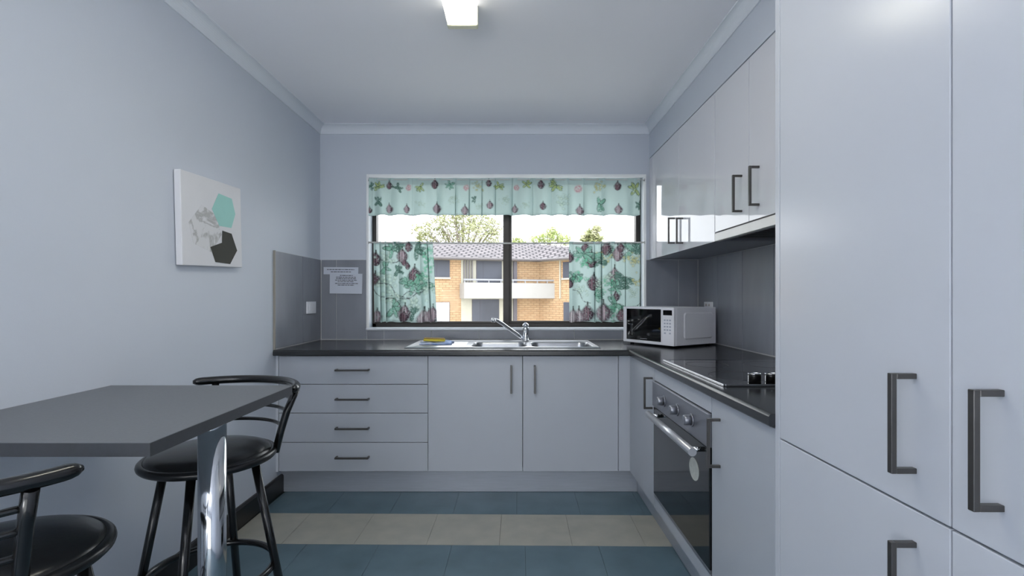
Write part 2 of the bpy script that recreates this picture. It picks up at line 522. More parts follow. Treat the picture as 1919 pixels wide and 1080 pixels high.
# right run, fronts face -X
Y1, Y2, Y3, Y4 = 2.30, 1.6446, 1.642, 1.244
CX0 = XD + TD + 0.001
def carcass_x(parent, y0, y1, z0, z1, x1=XR - 0.012):
    mb = MB(); t = 0.016
    mb.box(CX0, x1, y0, y0 + t, z0, z1).box(CX0, x1, y1 - t, y1, z0, z1)
    mb.box(CX0, x1, y0 + t, y1 - t, z0, z0 + t).box(x1 - t, x1, y0 + t, y1 - t, z0 + t, z1)
    return mesh_obj('body', mb, CARC, parent)
cc = thing('corner_cabinet', 'white corner base cabinet with one narrow door beside the oven', 'cabinet', (1.0, 2.6, 0))
carcass_x(cc, Y1 + 0.002, YD + TD + 0.02, ZK, HU)
box('filler_panel', x_d + G, XD + TD, YD + 0.002, YD + TD, ZK + G, HU - 0.004, SATINW, cc, 0.001, 1)
d = box('door', XD, XD + TD, Y1 + G + 0.002, YD + 0.001, ZK + G, HU - 0.004 - G, SATINW, cc, 0.001, 1)
handle_x(d, XD, 2.338, pz(768, 2.326), pz(708, 2.326))
oc = thing('oven_housing', 'white housing framing the built-in oven', 'cabinet', (1.0, 1.97, 0))
carcass_x(oc, Y2 + 0.001, Y1, ZK, HU)
box('top_rail', XD, XD + TD, Y2 + G, Y1 - G, 0.741, HU - 0.004, SATINW, oc, 0.001, 1)
box('bottom_rail', XD, XD + TD, Y2 + G, Y1 - G, ZK + G, 0.194, SATINW, oc, 0.001, 1)
nc = thing('base_cabinet', 'white single-door base cabinet between the oven and the tall pantry', 'cabinet', (1.0, 1.45, 0))
carcass_x(nc, Y4, Y3, ZK, HU)
d = box('door', XD, XD + TD, Y4 + G, Y3 - G, ZK + G, HU - 0.004 - G, SATINW, nc, 0.001, 1)
handle_x(d, XD, 1.575, pz(879, 1.565), pz(786, 1.565))

# kickboards
k = box('kickboard', px(524, YK), 0.722, YK, YK + 0.016, 0.001, ZK - 0.001, KICK, None, 0.001, 1)
tag(k, 'brushed grey kickboard under the drawers and sink doors', 'kickboard')
k = box('kickboard', 0.722, 0.738, 1.244, YK - 0.001, 0.001, ZK - 0.001, KICK, None, 0.001, 1)
tag(k, 'brushed grey kickboard below the oven', 'kickboard')

# worktop: an L with a rolled front edge and a cut-out for the sink bowls
SX0, SX1, SY0, SY1 = px(757, 2.847), px(1127, 2.847), 2.847, 3.318
def roll(a, r=0.011):
    pr = []
    for i in range(7):
        t = i / 6 * math.pi / 2
        pr.append((a + r - r * math.sin(math.pi / 2 - t), HC - r + r * math.sin(t)) if False else (a + r - r * math.cos(t), HC - r + r * math.sin(t)))
    return [(a + 0.003, HU), (a, HU + 0.004)] + pr + [(a + 0.04, HC), (a + 0.04, HU)]
hx0, hx1, hy0, hy1 = -0.30, 0.50, 2.875, 3.235
mb = MB()
mb.prism(roll(YC), 0, XL + 0.001, XC + 0.03)
mb.prism(roll(XC), 1, 1.243, YC + 0.02)
mb.box(XL + 0.001, hx0, YC + 0.04, YB - 0.010, HU, HC).box(hx1, XR - 0.010, YC + 0.04, YB - 0.010, HU, HC)
mb.box(hx0, hx1, YC + 0.04, hy0, HU, HC).box(hx0, hx1, hy1, YB - 0.010, HU, HC)
mb.box(XC + 0.04, XR - 0.010, 1.243, YC + 0.04, HU, HC)
wt = mesh_obj('worktop', mb, TOPM, fix=True)
tag(wt, 'charcoal laminate L-shaped worktop with rolled front edge', 'worktop')

# tall pantry
TY0, TY1, TY2, TY3 = 1.222, 0.7437, 0.262, -0.22
pan = thing('tall_pantry', 'tall white pantry cabinet with long doors beside the base units', 'cabinet', (1.0, 0.75, 0))
box('end_panel', XD - 0.001, XR - 0.012, TY0 + 0.001, 1.2425, 0.001, ZC - 0.002, GLOSSW, pan, 0.001, 1)
mb = MB(); t = 0.016
for a, b in ((TY0 - t, TY0), (TY1 - t / 2, TY1 + t / 2), (TY2, TY2 + t)):
    mb.box(CX0, XR - 0.012, a, b, 0.12, ZC - 0.002)
for z in (0.12, 0.762, 1.5, ZC - 0.02):
    mb.box(CX0, XR - 0.012, TY2 + t, TY0 - t, z, z + t)
mb.box(XR - 0.028, XR - 0.013, TY2 + t, TY0 - t, 0.12, ZC - 0.002)
mesh_obj('body', mb, CARC, pan)
box('plinth', 0.72, 0.736, TY2, TY0, 0.001, 0.119, KICK, pan)
ZS = pz(822, 1.222)
for a, b, hy in ((TY1, TY0, 0.811), (TY2, TY1, 0.667)):
    g2 = 0.0016
    d = box('upper_door', XD - 0.001, XD + TD, a + g2, b - g2, ZS + 0.002, ZC - 0.012, GLOSSW, pan, 0.0014, 2)
    handle_x(d, XD - 0.001, hy, 0.838, 1.003)
    d = box('lower_door', XD - 0.001, XD + TD, a + g2, b - g2, 0.135, ZS - 0.002, GLOSSW, pan, 0.0014, 2)
    handle_x(d, XD - 0.001, hy, 0.56, pz(1015, 0.811))

# wall cabinets
def wall_body(parent, y0, y1, z0, z1, m=CARC):
    mb = MB(); t = 0.016; a, b = XU + TD + 0.001, XR - 0.002
    mb.box(a, b, y0, y0 + t, z0, z1).box(a, b, y1 - t, y1, z0, z1)
    mb.box(a, b, y0 + t, y1 - t, z0, z0 + t).box(a, b, y0 + t, y1 - t, z1 - t, z1).box(b - t, b, y0 + t, y1 - t, z0 + t, z1 - t)
    return mesh_obj('body', mb, m, parent)
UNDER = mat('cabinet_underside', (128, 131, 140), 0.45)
wc = thing('wall_cabinet', 'glossy white wall cabinet in the corner beside the window', 'cabinet', (1.1, 2.87, ZU))
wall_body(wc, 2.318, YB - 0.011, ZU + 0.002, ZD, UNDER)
box('filler_panel', XU, XU + TD, 3.36, YB - 0.001, ZU + 0.001, ZD, GLOSSU, wc, 0.001, 1)
for a, b, hy in ((2.822, 3.359, 2.895), (2.319, 2.822, 2.752)):
    d = box('door', XU, XU + TD, a + G, b - G, ZU, ZD - 0.002, GLOSSU, wc, 0.001, 2)
    handle_x(d, XU, hy, pz(457, hy), pz(408, hy), 0.04)
hcab = thing('wall_cabinet', 'glossy white two-door wall cabinet above the rangehood', 'cabinet', (1.1, 1.9, 1.43))
wall_body(hcab, 1.648, 2.316, 1.437, ZD)
for a, b, hy in ((1.983, 2.316, 2.045), (1.648, 1.983, 1.902)):
    d = box('door', XU, XU + TD, a + G, b - G, 1.436, ZD - 0.002, GLOSSU, hcab, 0.001, 2)
    handle_x(d, XU, hy, pz(398, hy) if a > 1.9 else pz(386, hy), pz(328, hy) if a > 1.9 else pz(311, hy), 0.04)
ncab = thing('wall_cabinet', 'glossy white wall cabinet tucked behind the tall pantry edge', 'cabinet', (1.1, 1.44, ZU))
wall_body(ncab, 1.246, 1.646, ZU + 0.002, ZD)
box('door', XU, XU + TD, 1.246 + G, 1.646 - G, ZU, ZD - 0.002, GLOSSU, ncab, 0.001, 2)

# rangehood
rh = thing('rangehood', 'slim white slide-out rangehood under the wall cabinets', 'rangehood', (1.1, 1.98, ZU))
HOODW = mat('hood_white_metal', (226, 226, 224), 0.3, var=0.03, vscale=14)
box('front_strip', XU - 0.003, XU + 0.02, 1.652, 2.313, ZU - 0.001, 1.430, HOODW, rh, 0.002, 2)
mb = MB()
mb.box(XU + 0.022, XR - 0.012, 1.652, 1.668, ZU + 0.004, 1.432).box(XU + 0.022, XR - 0.012, 2.297, 2.313, ZU + 0.004, 1.432)
mb.box(XU + 0.022, XU + 0.05, 1.668, 2.297, ZU + 0.004, 1.432).box(XR - 0.05, XR - 0.012, 1.668, 2.297, ZU + 0.004, 1.432)
mb.box(XU + 0.05, XR - 0.05, 1.668, 2.297, 1.420, 1.432)
mesh_obj('casing', mb, mat('hood_grey', (120, 122, 128), 0.4, metal=0.4), rh)
FILT = mat('hood_filter', (70, 72, 74), 0.4, metal=0.6)
for a, b in ((1.68, 1.975), (1.985, 2.285)):
    f = box('filter', XU + 0.055, XR - 0.06, a, b, 1.410, 1.418, FILT, rh, 0.002, 1)
    for i in range(8):
        y = a + 0.02 + i * (b - a - 0.04) / 7
        box('slat', XU + 0.065, XR - 0.07, y - 0.006, y + 0.006, 1.405, 1.4098, FILT, f)

# ================================================================ OVEN
ov = thing('oven', 'built-in black glass oven with steel control panel', 'oven', (1.0, 1.97, ZK + 0.02))
mb = MB(); oy0, oy1 = Y2 + 0.019, Y1 - 0.019
mb.box(XD + 0.02, 1.22, oy0, oy1, 0.205, 0.215).box(XD + 0.02, 1.22, oy0, oy1, 0.72, 0.735)
mb.box(XD + 0.02, 1.22, oy0, oy0 + 0.012, 0.215, 0.72).box(XD + 0.02, 1.22, oy1 - 0.012, oy1, 0.215, 0.72).box(1.205, 1.22, oy0 + 0.012, oy1 - 0.012, 0.215, 0.72)
mesh_obj('cavity', mb, mat('oven_cavity_enamel', (34, 36, 40), 0.35), ov)
cp = box('control_panel', XD - 0.012, XD + TD, Y2 + 0.001, Y1 - 0.001, 0.624, 0.738, PANELST, ov, 0.002, 2)
for yk, zk in ((2.12, 0.681), (1.952, 0.681), (1.792, 0.681)):
    mb = MB().tube([(XD - 0.012, yk, zk), (XD - 0.017, yk, zk)], 0.024, 24)
    mb.tube([(XD - 0.017, yk, zk), (XD - 0.040, yk, zk), (XD - 0.043, yk, zk)], [0.019, 0.018, 0.015], 24)
    mb.box(XD - 0.045, XD - 0.042, yk - 0.0015, yk + 0.0015, zk, zk + 0.016)
    mesh_obj('knob', mb, PANELST, cp)
od = box('oven_door', XD - 0.006, XD + TD, Y2 + 0.001, Y1 - 0.001, 0.212, 0.618, BLACKGL, ov, 0.003, 2)
box('bottom_edge', XD - 0.004, XD + TD, Y2 + 0.001, Y1 - 0.001, 0.198, 0.211, PANELST, ov, 0.001, 1)
mb = MB().tube([(XD - 0.052, 2.228, 0.600), (XD - 0.052, 1.675, 0.600)], 0.0145, 20)
mesh_obj('handle', mb, mat('oven_handle_aluminium', (196, 197, 202), 0.3, metal=0.7), od)
for y in (2.19, 1.71):
    mb = MB().tube([(XD - 0.042, y, 0.600), (XD - 0.004, y, 0.600)], 0.0085, 14)
    mesh_obj('handle_bracket', mb, CHROME, od)
st = mesh_obj('sticker', MB().prism([(1.784 + 0.046 * math.cos(a), 0.505 + 0.040 * math.sin(a)) for a in [i * math.pi / 14 for i in range(28)]], 0, XD - 0.0075, XD - 0.0058), mat('sticker_paper', (196, 198, 190), 0.6, var=0.12, vscale=60), od)
st['label'] = 'round pale sticker'

# ================================================================ COOKTOP
ck = thing('cooktop', 'black ceramic glass cooktop with steel rim on the worktop', 'cooktop', (0.97, 1.94, HC))
cx0, cx1, cy0, cy1 = 0.692, 1.245, 1.615, 2.262
mesh_obj('glass', MB().box(cx0 + 0.008, cx1 - 0.008, cy0 + 0.006, cy1 - 0.006, HC + 0.001, HC + 0.0075), BLACKGL, ck)
mb = MB()
mb.box(cx0, cx0 + 0.008, cy0, cy1, HC + 0.0005, HC + 0.009, 0.0015, 2).box(cx1 - 0.008, cx1, cy0, cy1, HC + 0.0005, HC + 0.009, 0.0015, 2)
mb.box(cx0 + 0.008, cx1 - 0.008, cy0, cy0 + 0.006, HC + 0.0005, HC + 0.009, 0.0015, 2).box(cx0 + 0.008, cx1 - 0.008, cy1 - 0.006, cy1, HC + 0.0005, HC + 0.009, 0.0015, 2)
mesh_obj('rim', mb, STEEL, ck)
RINGM = mat('cooktop_ring_print', (62, 64, 68), 0.2)
for (rx, ry, rr) in ((0.83, 2.10, 0.085), (1.10, 2.10, 0.105), (0.83, 1.80, 0.105), (1.10, 1.80, 0.085)):
    pr = [(rr + 0.001, 0), (rr + 0.001, 0.0004), (rr - 0.001, 0.0004), (rr - 0.001, 0)]
    mesh_obj('ring_print', MB().lathe(pr, (rx, ry, HC + 0.0075), 48), RINGM, ck)
for i in range(4):
    kx = px(1416, 1.66) + i * 0.058
    mb = MB().lathe([(0, 0), (0.0205, 0), (0.0205, 0.024), (0.0195, 0.027), (0, 0.027)], (kx, 1.668, HC + 0.0076), 28)
    kk = mesh_obj('knob', mb, BLACKPL, ck)
    mesh_obj('knob_rim', MB().lathe([(0.0203, 0.0265), (0.0213, 0.0265), (0.0213, 0.0295), (0.0203, 0.0295), (0.0203, 0.0265)], (kx, 1.668, HC + 0.0076), 28), CHROME, kk)
    box('pointer', kx - 0.021, kx - 0.0206, 1.667, 1.669, HC + 0.009, HC + 0.03, CHROME, kk)

# ================================================================ SINK
def sink_height(X, Y):
    """height of the pressed steel top, metres above the worktop"""
    z = np.full_like(X, 0.004)
    edge = np.minimum(np.minimum(X - SX0, SX1 - X), np.minimum(Y - SY0, SY1 - Y))
    z = np.where(edge < 0.012, 0.001 + 0.006 * np.sin(np.clip(edge / 0.012, 0, 1) * math.pi / 2), z)
    z = np.where((edge >= 0.012) & (edge < 0.022), 0.007 - 0.003 * (edge - 0.012) / 0.010, z)
    # drainer with shallow ribs
    dr = (X > SX0 + 0.04) & (X < -0.29) & (Y > SY0 + 0.045) & (Y < SY1 - 0.10)
    z = np.where(dr, 0.0005 + 0.0022 * (0.5 + 0.5 * np.cos((Y - SY0) * 2 * math.pi / 0.035)), z)
    def bowl(cx, cy, hx, hy, depth, rc=0.055):
        qx, qy = np.abs(X - cx) - (hx - rc), np.abs(Y - cy) - (hy - rc)
        sd = np.hypot(np.maximum(qx, 0), np.maximum(qy, 0)) + np.minimum(np.maximum(qx, qy), 0) - rc
        s = np.clip(-sd / 0.022, 0, 1)
        s = s * s * (3 - 2 * s)
        lip = np.where((sd > 0) & (sd < 0.010), 0.0015 * np.sin(np.clip(sd / 0.010, 0, 1) * math.pi), 0)
        return -depth * s + lip
    z = z + bowl(px(936, 3.03), 3.045, 0.165, 0.165, 0.12)
    z = z + bowl(px(1051, 3.03), 3.045, 0.182, 0.165, 0.15)
    return z
nx, ny = 300, 124
gx, gy = np.meshgrid(np.linspace(SX0, SX1, nx), np.linspace(SY0, SY1, ny))
gz = sink_height(gx, gy) + HC
mb = MB()
vs = np.stack([gx, gy, gz], -1).reshape(-1, 3).tolist()
fs = [(j * nx + i, j * nx + i + 1, (j + 1) * nx + i + 1, (j + 1) * nx + i) for j in range(ny - 1) for i in range(nx - 1)]
mb.add(vs, fs, True)
sink = thing('sink', 'stainless steel inset sink with two bowls and a left drainer', 'sink', (0, 3.08, HC))
mesh_obj('basin', mb, mat('sink_steel', (176, 178, 182), 0.3, metal=1.0, var=0.03, vscale=30), sink, fix=False)
for cx, dep in ((px(936, 3.03), 0.114), (px(1051, 3.03), 0.144)):
    w = mesh_obj('waste', MB().lathe([(0, 0.002), (0.02, 0.001), (0.032, 0.003), (0.038, 0.0015), (0.038, 0)], (cx, 3.045, HC - dep), 28), CHROME, sink)

tap = thing('mixer_tap', 'chrome mixer tap with long swivel spout behind the sink bowls', 'tap', (px(985, 3.27), 3.27, HC + 0.0065))
tx, ty, tz = px(985, 3.27), 3.27, HC + 0.0065
mesh_obj('body', MB().lathe([(0, 0), (0.026, 0), (0.026, 0.006), (0.021, 0.010), (0.019, 0.035), (0.019, 0.075), (0.021, 0.085), (0.018, 0.092), (0, 0.094)], (tx, ty, tz), 28), CHROME, tap)
mb = MB()
mb.lathe([(0, 0.094), (0.020, 0.094), (0.021, 0.104), (0.016, 0.114), (0, 0.118)], (tx, ty, tz), 24)
mb.tube([(tx, ty, tz + 0.106), (tx + 0.004, ty - 0.03, tz + 0.114), (tx - 0.006, ty - 0.07, tz + 0.120)], [0.010, 0.008, 0.006], 12)
mesh_obj('lever', mb, CHROME, tap)
e = P(924, 599.5, 3.16)
b0 = Vector((tx - 0.012, ty, tz + 0.012))
pts = [b0, b0.lerp(e, 0.25) + Vector((0, 0, .003)), b0.lerp(e, 0.5) + Vector((0, 0, .007)), b0.lerp(e, 0.72) + Vector((0, 0, .012)), b0.lerp(e, 0.88) + Vector((0, 0, .011)), e]
mesh_obj('spout', MB().tube(pts, [0.012, 0.012, 0.0118, 0.0115, 0.0112, 0.011], 16), CHROME, tap)
mesh_obj('aerator', MB().tube([e + Vector((0.004, 0, 0.010)), e + Vector((-0.001, 0, -0.016))], 0.012, 16), CHROME, tap)

# cloth and sponge on the drainer
def wavy(x0, x1, y0, y1, z, amp, thick, seed, nx=40, ny=30):
    rnd = np.random.RandomState(seed)
    gx, gy = np.meshgrid(np.linspace(0, 1, nx), np.linspace(0, 1, ny))
    h = sum(rnd.rand() * np.sin(gx * rnd.uniform(4, 14) + gy * rnd.uniform(-10, 10) + rnd.rand() * 6) for _ in range(5))
    h = (h - h.min()) / (h.max() - h.min())
    X = x0 + (x1 - x0) * gx + 0.006 * np.sin(gy * 9); Y = y0 + (y1 - y0) * gy + 0.006 * np.sin(gx * 7)
    top = np.stack([X, Y, z + thick + amp * h], -1).reshape(-1, 3)
    bot = np.stack([X, Y, z + 0 * h + amp * h * 0.0], -1).reshape(-1, 3)
    n = nx * ny
    q = [(j * nx + i, j * nx + i + 1, (j + 1) * nx + i + 1, (j + 1) * nx + i) for j in range(ny - 1) for i in range(nx - 1)]
    fs = q + [tuple(n + k for k in reversed(f)) for f in q]
    ring = [i for i in range(nx)] + [j * nx + nx - 1 for j in range(1, ny)] + [(ny - 1) * nx + i for i in range(nx - 2, -1, -1)] + [j * nx for j in range(ny - 2, 0, -1)]
    fs += [(ring[k], n + ring[k], n + ring[(k + 1) % len(ring)], ring[(k + 1) % len(ring)]) for k in range(len(ring))]
    return MB().add(np.concatenate([top, bot]).tolist(), fs, True)
cl = mesh_obj('dish_cloth', wavy(px(790, 3.1), px(847, 3.1), 3.02, 3.19, HC + 0.0035, 0.012, 0.004, 4), mat('blue_cloth', (120, 150, 205), 0.85, vscale=25, rgb2=(205, 214, 232), bump=0.2, bscale=300))
tag(cl, 'crumpled blue and white dish cloth on the drainer', 'cloth')
sp = thing('sponge', 'yellow sponge lying on the blue dish cloth', 'sponge', (px(815, 3.1), 3.1, HC + 0.02))
a = px(794, 3.1) - px(815, 3.1)
mesh_obj('foam', MB().box(a, -a * 0.9, -0.04, 0.04, 0.0, 0.014, 0.005, 3), mat('yellow_foam', (214, 196, 70), 0.9, var=0.1, bump=0.5, bscale=250), sp, True)
mesh_obj('scourer', MB().box(a + 0.004, -a * 0.9 - 0.004, -0.038, 0.038, 0.0142, 0.018, 0.001, 1), mat('ochre_scourer', (150, 122, 60), 0.95, var=0.2, vscale=200, bump=0.5, bscale=400), sp, True)
sp.rotation_euler = (0, R(2), R(8))

# ================================================================ MICROWAVE
n_ = P(1263, 650, 2.83); l_ = P(1168, 640, 3.175)
fw = Vector((l_.x - n_.x, l_.y - n_.y, 0)); MWW = fw.length
ang = math.atan2(-fw.y, -fw.x)        # local +x runs from the hinge side to the near corner along the front
mw = thing('microwave', 'white microwave oven angled in the corner of the worktop', 'microwave', (l_.x, l_.y, HC), ang)
MD, MZ0, MZ1 = 0.385, 0.012, 0.236
body = mesh_obj('body', MB().box(0, MWW, 0.018, MD, MZ0, MZ1, 0.004, 2), WHITEPL, mw, True)
mesh_obj('door_frame', MB().box(0, MWW * 0.78, 0, 0.0175, MZ0, MZ1, 0.003, 2), WHITEPL, mw, True)
mesh_obj('door_glass', MB().box(MWW * 0.075, MWW * 0.765, -0.0015, 0.004, MZ0 + 0.018, MZ1 - 0.012, 0.001, 1), BLACKGL, mw, True)
cpn = mesh_obj('control_panel', MB().box(MWW * 0.784, MWW, 0, 0.0175, MZ0, MZ1, 0.003, 2), WHITEPL, mw, True)
mesh_obj('display', MB().box(MWW * 0.805, MWW * 0.965, -0.001, 0.003, MZ1 - 0.046, MZ1 - 0.016, 0.0005, 1), BLACKGL, cpn, True)
BTN = mat('button_grey', (176, 182, 198), 0.5)
for r in range(5):
    for c in range(3 if r < 4 else 2):
        x = MWW * (0.835 + c * 0.048) if r < 4 else MWW * (0.84 + c * 0.09)
        z = MZ1 - 0.075 - r * 0.019
        mesh_obj('button', MB().box(x - 0.006, x + 0.006, -0.001, 0.002, z - 0.0045, z + 0.0045), BTN, cpn, True)
mesh_obj('maker_mark', MB().box(MWW * 0.36, MWW * 0.50, -0.0018, -0.0012, MZ0 + 0.027, MZ0 + 0.031), mat('mark_silver', (150, 152, 158), 0.4), mw, True)
# embossed rounded panel on the near side
def rrect(x0, x1, z0, z1, r, n=6):
    pts = []
    for cx, cz, a0 in ((x1 - r, z1 - r, 0), (x0 + r, z1 - r, 90), (x0 + r, z0 + r, 180), (x1 - r, z0 + r, 270)):
        for i in range(n + 1):
            a = R(a0 + 90 * i / n); pts.append((cx + r * math.cos(a), cz + r * math.sin(a)))
    return pts
o_ = rrect(0.085, MD - 0.035, MZ0 + 0.035, MZ1 - 0.03, 0.02); i_ = rrect(0.092, MD - 0.042, MZ0 + 0.042, MZ1 - 0.037, 0.015)
nn = len(o_)
vs = [(MWW, p[0], p[1]) for p in o_] + [(MWW + 0.004, p[0], p[1]) for p in i_]
mesh_obj('side_emboss', MB().add(vs, [(i, (i + 1) % nn, nn + (i + 1) % nn, nn + i) for i in range(nn)] + [tuple(range(nn, 2 * nn))]), WHITEPL, mw, True, fix=False)
for fx in (0.03, MWW - 0.03):
    for fyy in (0.05, MD - 0.04):
        mesh_obj('foot', MB().lathe([(0, 0), (0.012, 0), (0.013, 0.012), (0, 0.012)], (fx, fyy, 0), 14), BLACKPL, mw, True)

# ================================================================ OUTLETS AND NOTICES
o = thing('wall_outlet', 'white outlet plate on the grey tiles left of the window', 'outlet', (XL, 3.243, 1.06))
yo0, yo1, zo0, zo1 = 3.175, 3.315, pz(588, 3.24), pz(565.5, 3.24)
box('plate', XL + 0.009, XL + 0.018, yo0, yo1, zo0, zo1, WHITEPL, o, 0.002, 2)
box('rocker', XL + 0.018, XL + 0.021, yo0 + 0.03, yo1 - 0.03, zo0 + 0.02, zo1 - 0.02, WHITEPL, o, 0.001, 1)
o = thing('wall_outlet', 'white power outlet half hidden behind the microwave', 'outlet', (XR, 3.235, 1.06))
yo0, yo1, zo0, zo1 = 3.165, 3.295, 1.01, pz(566, 3.235)
pl = box('plate', XR - 0.018, XR - 0.009, yo0, yo1, zo0, zo1, WHITEPL, o, 0.002, 2)
for y in (yo0 + 0.04, yo1 - 0.04):
    box('switch', XR - 0.021, XR - 0.018, y - 0.006, y + 0.006, zo1 - 0.028, zo1 - 0.012, mat('switch_grey', (170, 160, 160), 0.5), pl)
    box('socket_slot', XR - 0.0185, XR - 0.0178, y - 0.003, y + 0.003, zo0 + 0.02, zo0 + 0.03, BLACKPL, pl)

def notice(name, label, x0, x1, y0, y1, off, lines, tilt=0.0, seed=1):
    d = YB - 0.010 - off
    X0, X1, Z0, Z1 = px(x0, d), px(x1, d), pz(y1, d), pz(y0, d)
    t = thing(name, label, 'notice', ((X0 + X1) / 2, d, (Z0 + Z1) / 2), group=None)
    w, h = (X1 - X0) / 2, (Z1 - Z0) / 2
    # sheet with a faint curl at the free edge
    mb = MB(); n = 10; vs = []
    for j in range(n + 1):
        for i in range(n + 1):
            u, v = i / n, j / n
            vs.append((-w + 2 * w * u, -0.006 * (1 - v) ** 3 * u - 0.0005, -h + 2 * h * v))
    q = [(j * (n + 1) + i, j * (n + 1) + i + 1, (j + 1) * (n + 1) + i + 1, (j + 1) * (n + 1) + i) for j in range(n) for i in range(n)]
    m_ = len(vs)
    vs2 = [(a, b + 0.0004, c) for a, b, c in vs]
    mb.add(vs + vs2, q + [tuple(m_ + k for k in reversed(f)) for f in q], True)
    sh = mesh_obj('sheet', mb, PAPER, t, True)
    rnd = random.Random(seed)
    pm = MB()
    for (ya, xa, xb, th) in lines:     # each printed line as a run of small word marks
        z = pz(ya, d) - (Z0 + Z1) / 2; x = px(xa, d) - (X0 + X1) / 2; xe = px(xb, d) - (X0 + X1) / 2
        v = (z + h) / (2 * h)
        while x < xe:
            wl = min(rnd.uniform(0.008, 0.026), xe - x)
            yy = -0.006 * (1 - v) ** 3 * ((x + w) / (2 * w)) - 0.0016
            pm.box(x, x + wl, yy - 0.0003, yy, z - th / 2, z + th / 2)
            x += wl + 0.0035
    mesh_obj('print', pm, INK, sh, True)
    t.rotation_euler = (0, tilt, 0)
    return t
notice('notice', 'narrow paper strip with two printed lines taped to the tiles', 606.5, 671.5, 501, 514.5, 0.001,
       [(505.5, 613, 664, 0.0045), (509.8, 620, 658, 0.0045)], R(0.4), 3)
notice('notice', 'larger printed paper sheet below the narrow strip on the tiles', 618, 679, 513, 550.5, 0.004,
       [(516.5, 637, 661, 0.004), (519.8, 630, 667, 0.004), (522.6, 630, 667, 0.004), (525.4, 628, 669, 0.004), (528.2, 633, 663, 0.0035), (531.6, 628, 671, 0.004), (534.6, 633, 664, 0.004)], R(0.6), 8)

# ================================================================ CURTAINS
MINT = np.array(s2l((184, 206, 204)))
def vnoise(X, Z, cell, seed):
    g = np.random.RandomState(seed).rand(256, 256)
    a, b = X / cell + 50, Z / cell + 50
    i, j = np.floor(a).astype(int), np.floor(b).astype(int)
    fu, fv = a - i, b - j
    fu, fv = fu * fu * (3 - 2 * fu), fv * fv * (3 - 2 * fv)
    q = lambda m, n: g[m % 256, n % 256]
    return (q(i, j) * (1 - fu) + q(i + 1, j) * fu) * (1 - fv) + (q(i, j + 1) * (1 - fu) + q(i + 1, j + 1) * fu) * fv
def stamp(col, X, Z, wear, kind, cx, cz, s, rnd):
    """paint one printed motif onto the vertex colours; coordinates in metres, s = motif size"""
    dx, dz = (X - cx) / s, (Z - cz) / s
    def put(mask, c, a=1.0):
        m = (np.clip(mask, 0, 1) * wear)[..., None] * a
        col[:] = col * (1 - m) + np.array(s2l(c)) * m
    soft = lambda v, k=6: np.clip(v * k, 0, 1)
    if kind in ('fig', 'figd', 'figl'):
        w = 0.50 * np.sqrt(np.clip(1 - ((dz + 0.12) / 0.55) ** 2, 0, 1)) * np.where(dz > -0.1, 1 - 1.1 * np.clip(dz + 0.1, 0, 0.75), 1)
        body = soft((w - np.abs(dx)))
        oc = {'fig': (84, 70, 80), 'figd': (60, 48, 58), 'figl': (110, 98, 106)}[kind]
        ic = {'fig': (190, 174, 182), 'figd': (134, 108, 118), 'figl': (210, 202, 206)}[kind]
        wear = np.clip(wear * 0.55 + 0.45, 0, 1)
        put(body, oc)
        put(soft(w * 0.62 - np.abs(dx + 0.07)) * (0.6 + 0.4 * np.sin(dx * 40)), ic)
        put(soft(0.07 - np.abs(dx), 18) * (dz > 0.25) * (dz < 0.56), (52, 58, 54))
    elif kind in ('rose',):
        r = np.hypot(dx, dz); put(soft(0.42 - r), (196, 164, 170)); put(soft(0.10 - np.abs(r - 0.26)), (150, 112, 124), 0.8)
        put(soft(0.10 - r), (120, 84, 96))
    elif kind in ('leaf', 'leafd', 'leafy'):
        c1 = {'leaf': (128, 174, 158), 'leafd': (98, 130, 122), 'leafy': (168, 186, 128)}[kind]
        for _ in range(7):
            a = rnd.uniform(0, 6.28); ox, oz = 0.25 * math.cos(a), 0.25 * math.sin(a)
            u = (dx - ox) * math.cos(a) + (dz - oz) * math.sin(a); v = -(dx - ox) * math.sin(a) + (dz - oz) * math.cos(a)
            put(soft(1 - (u / 0.36) ** 2 - (v / 0.15) ** 2, 3), (64, 92, 82), 0.75)
            put(soft(1 - (u / 0.30) ** 2 - (v / 0.10) ** 2, 3), c1)
            put(soft(0.025 - np.abs(v)) * (np.abs(u) < 0.3), (52, 78, 66), 0.8)
    elif kind in ('berry', 'berryg', 'berryy'):
        c1 = {'berry': (206, 226, 216), 'berryg': (120, 196, 164), 'berryy': (206, 204, 150)}[kind]
        for _ in range(26):
            ox, oz = rnd.gauss(0, 0.22), rnd.gauss(0, 0.2); r = np.hypot(dx - ox, dz - oz)
            put(soft(0.13 - r), (70, 104, 92), 0.7); put(soft(0.085 - r, 12), c1)
    elif kind == 'twig':
        a = rnd.uniform(-0.7, 0.7)
        u = dx * math.cos(a) + dz * math.sin(a); v = -dx * math.sin(a) + dz * math.cos(a) + 0.12 * np.sin(u * 5)
        put(soft(0.045 - np.abs(v), 20) * (np.abs(u) < 0.7), (62, 58, 64))

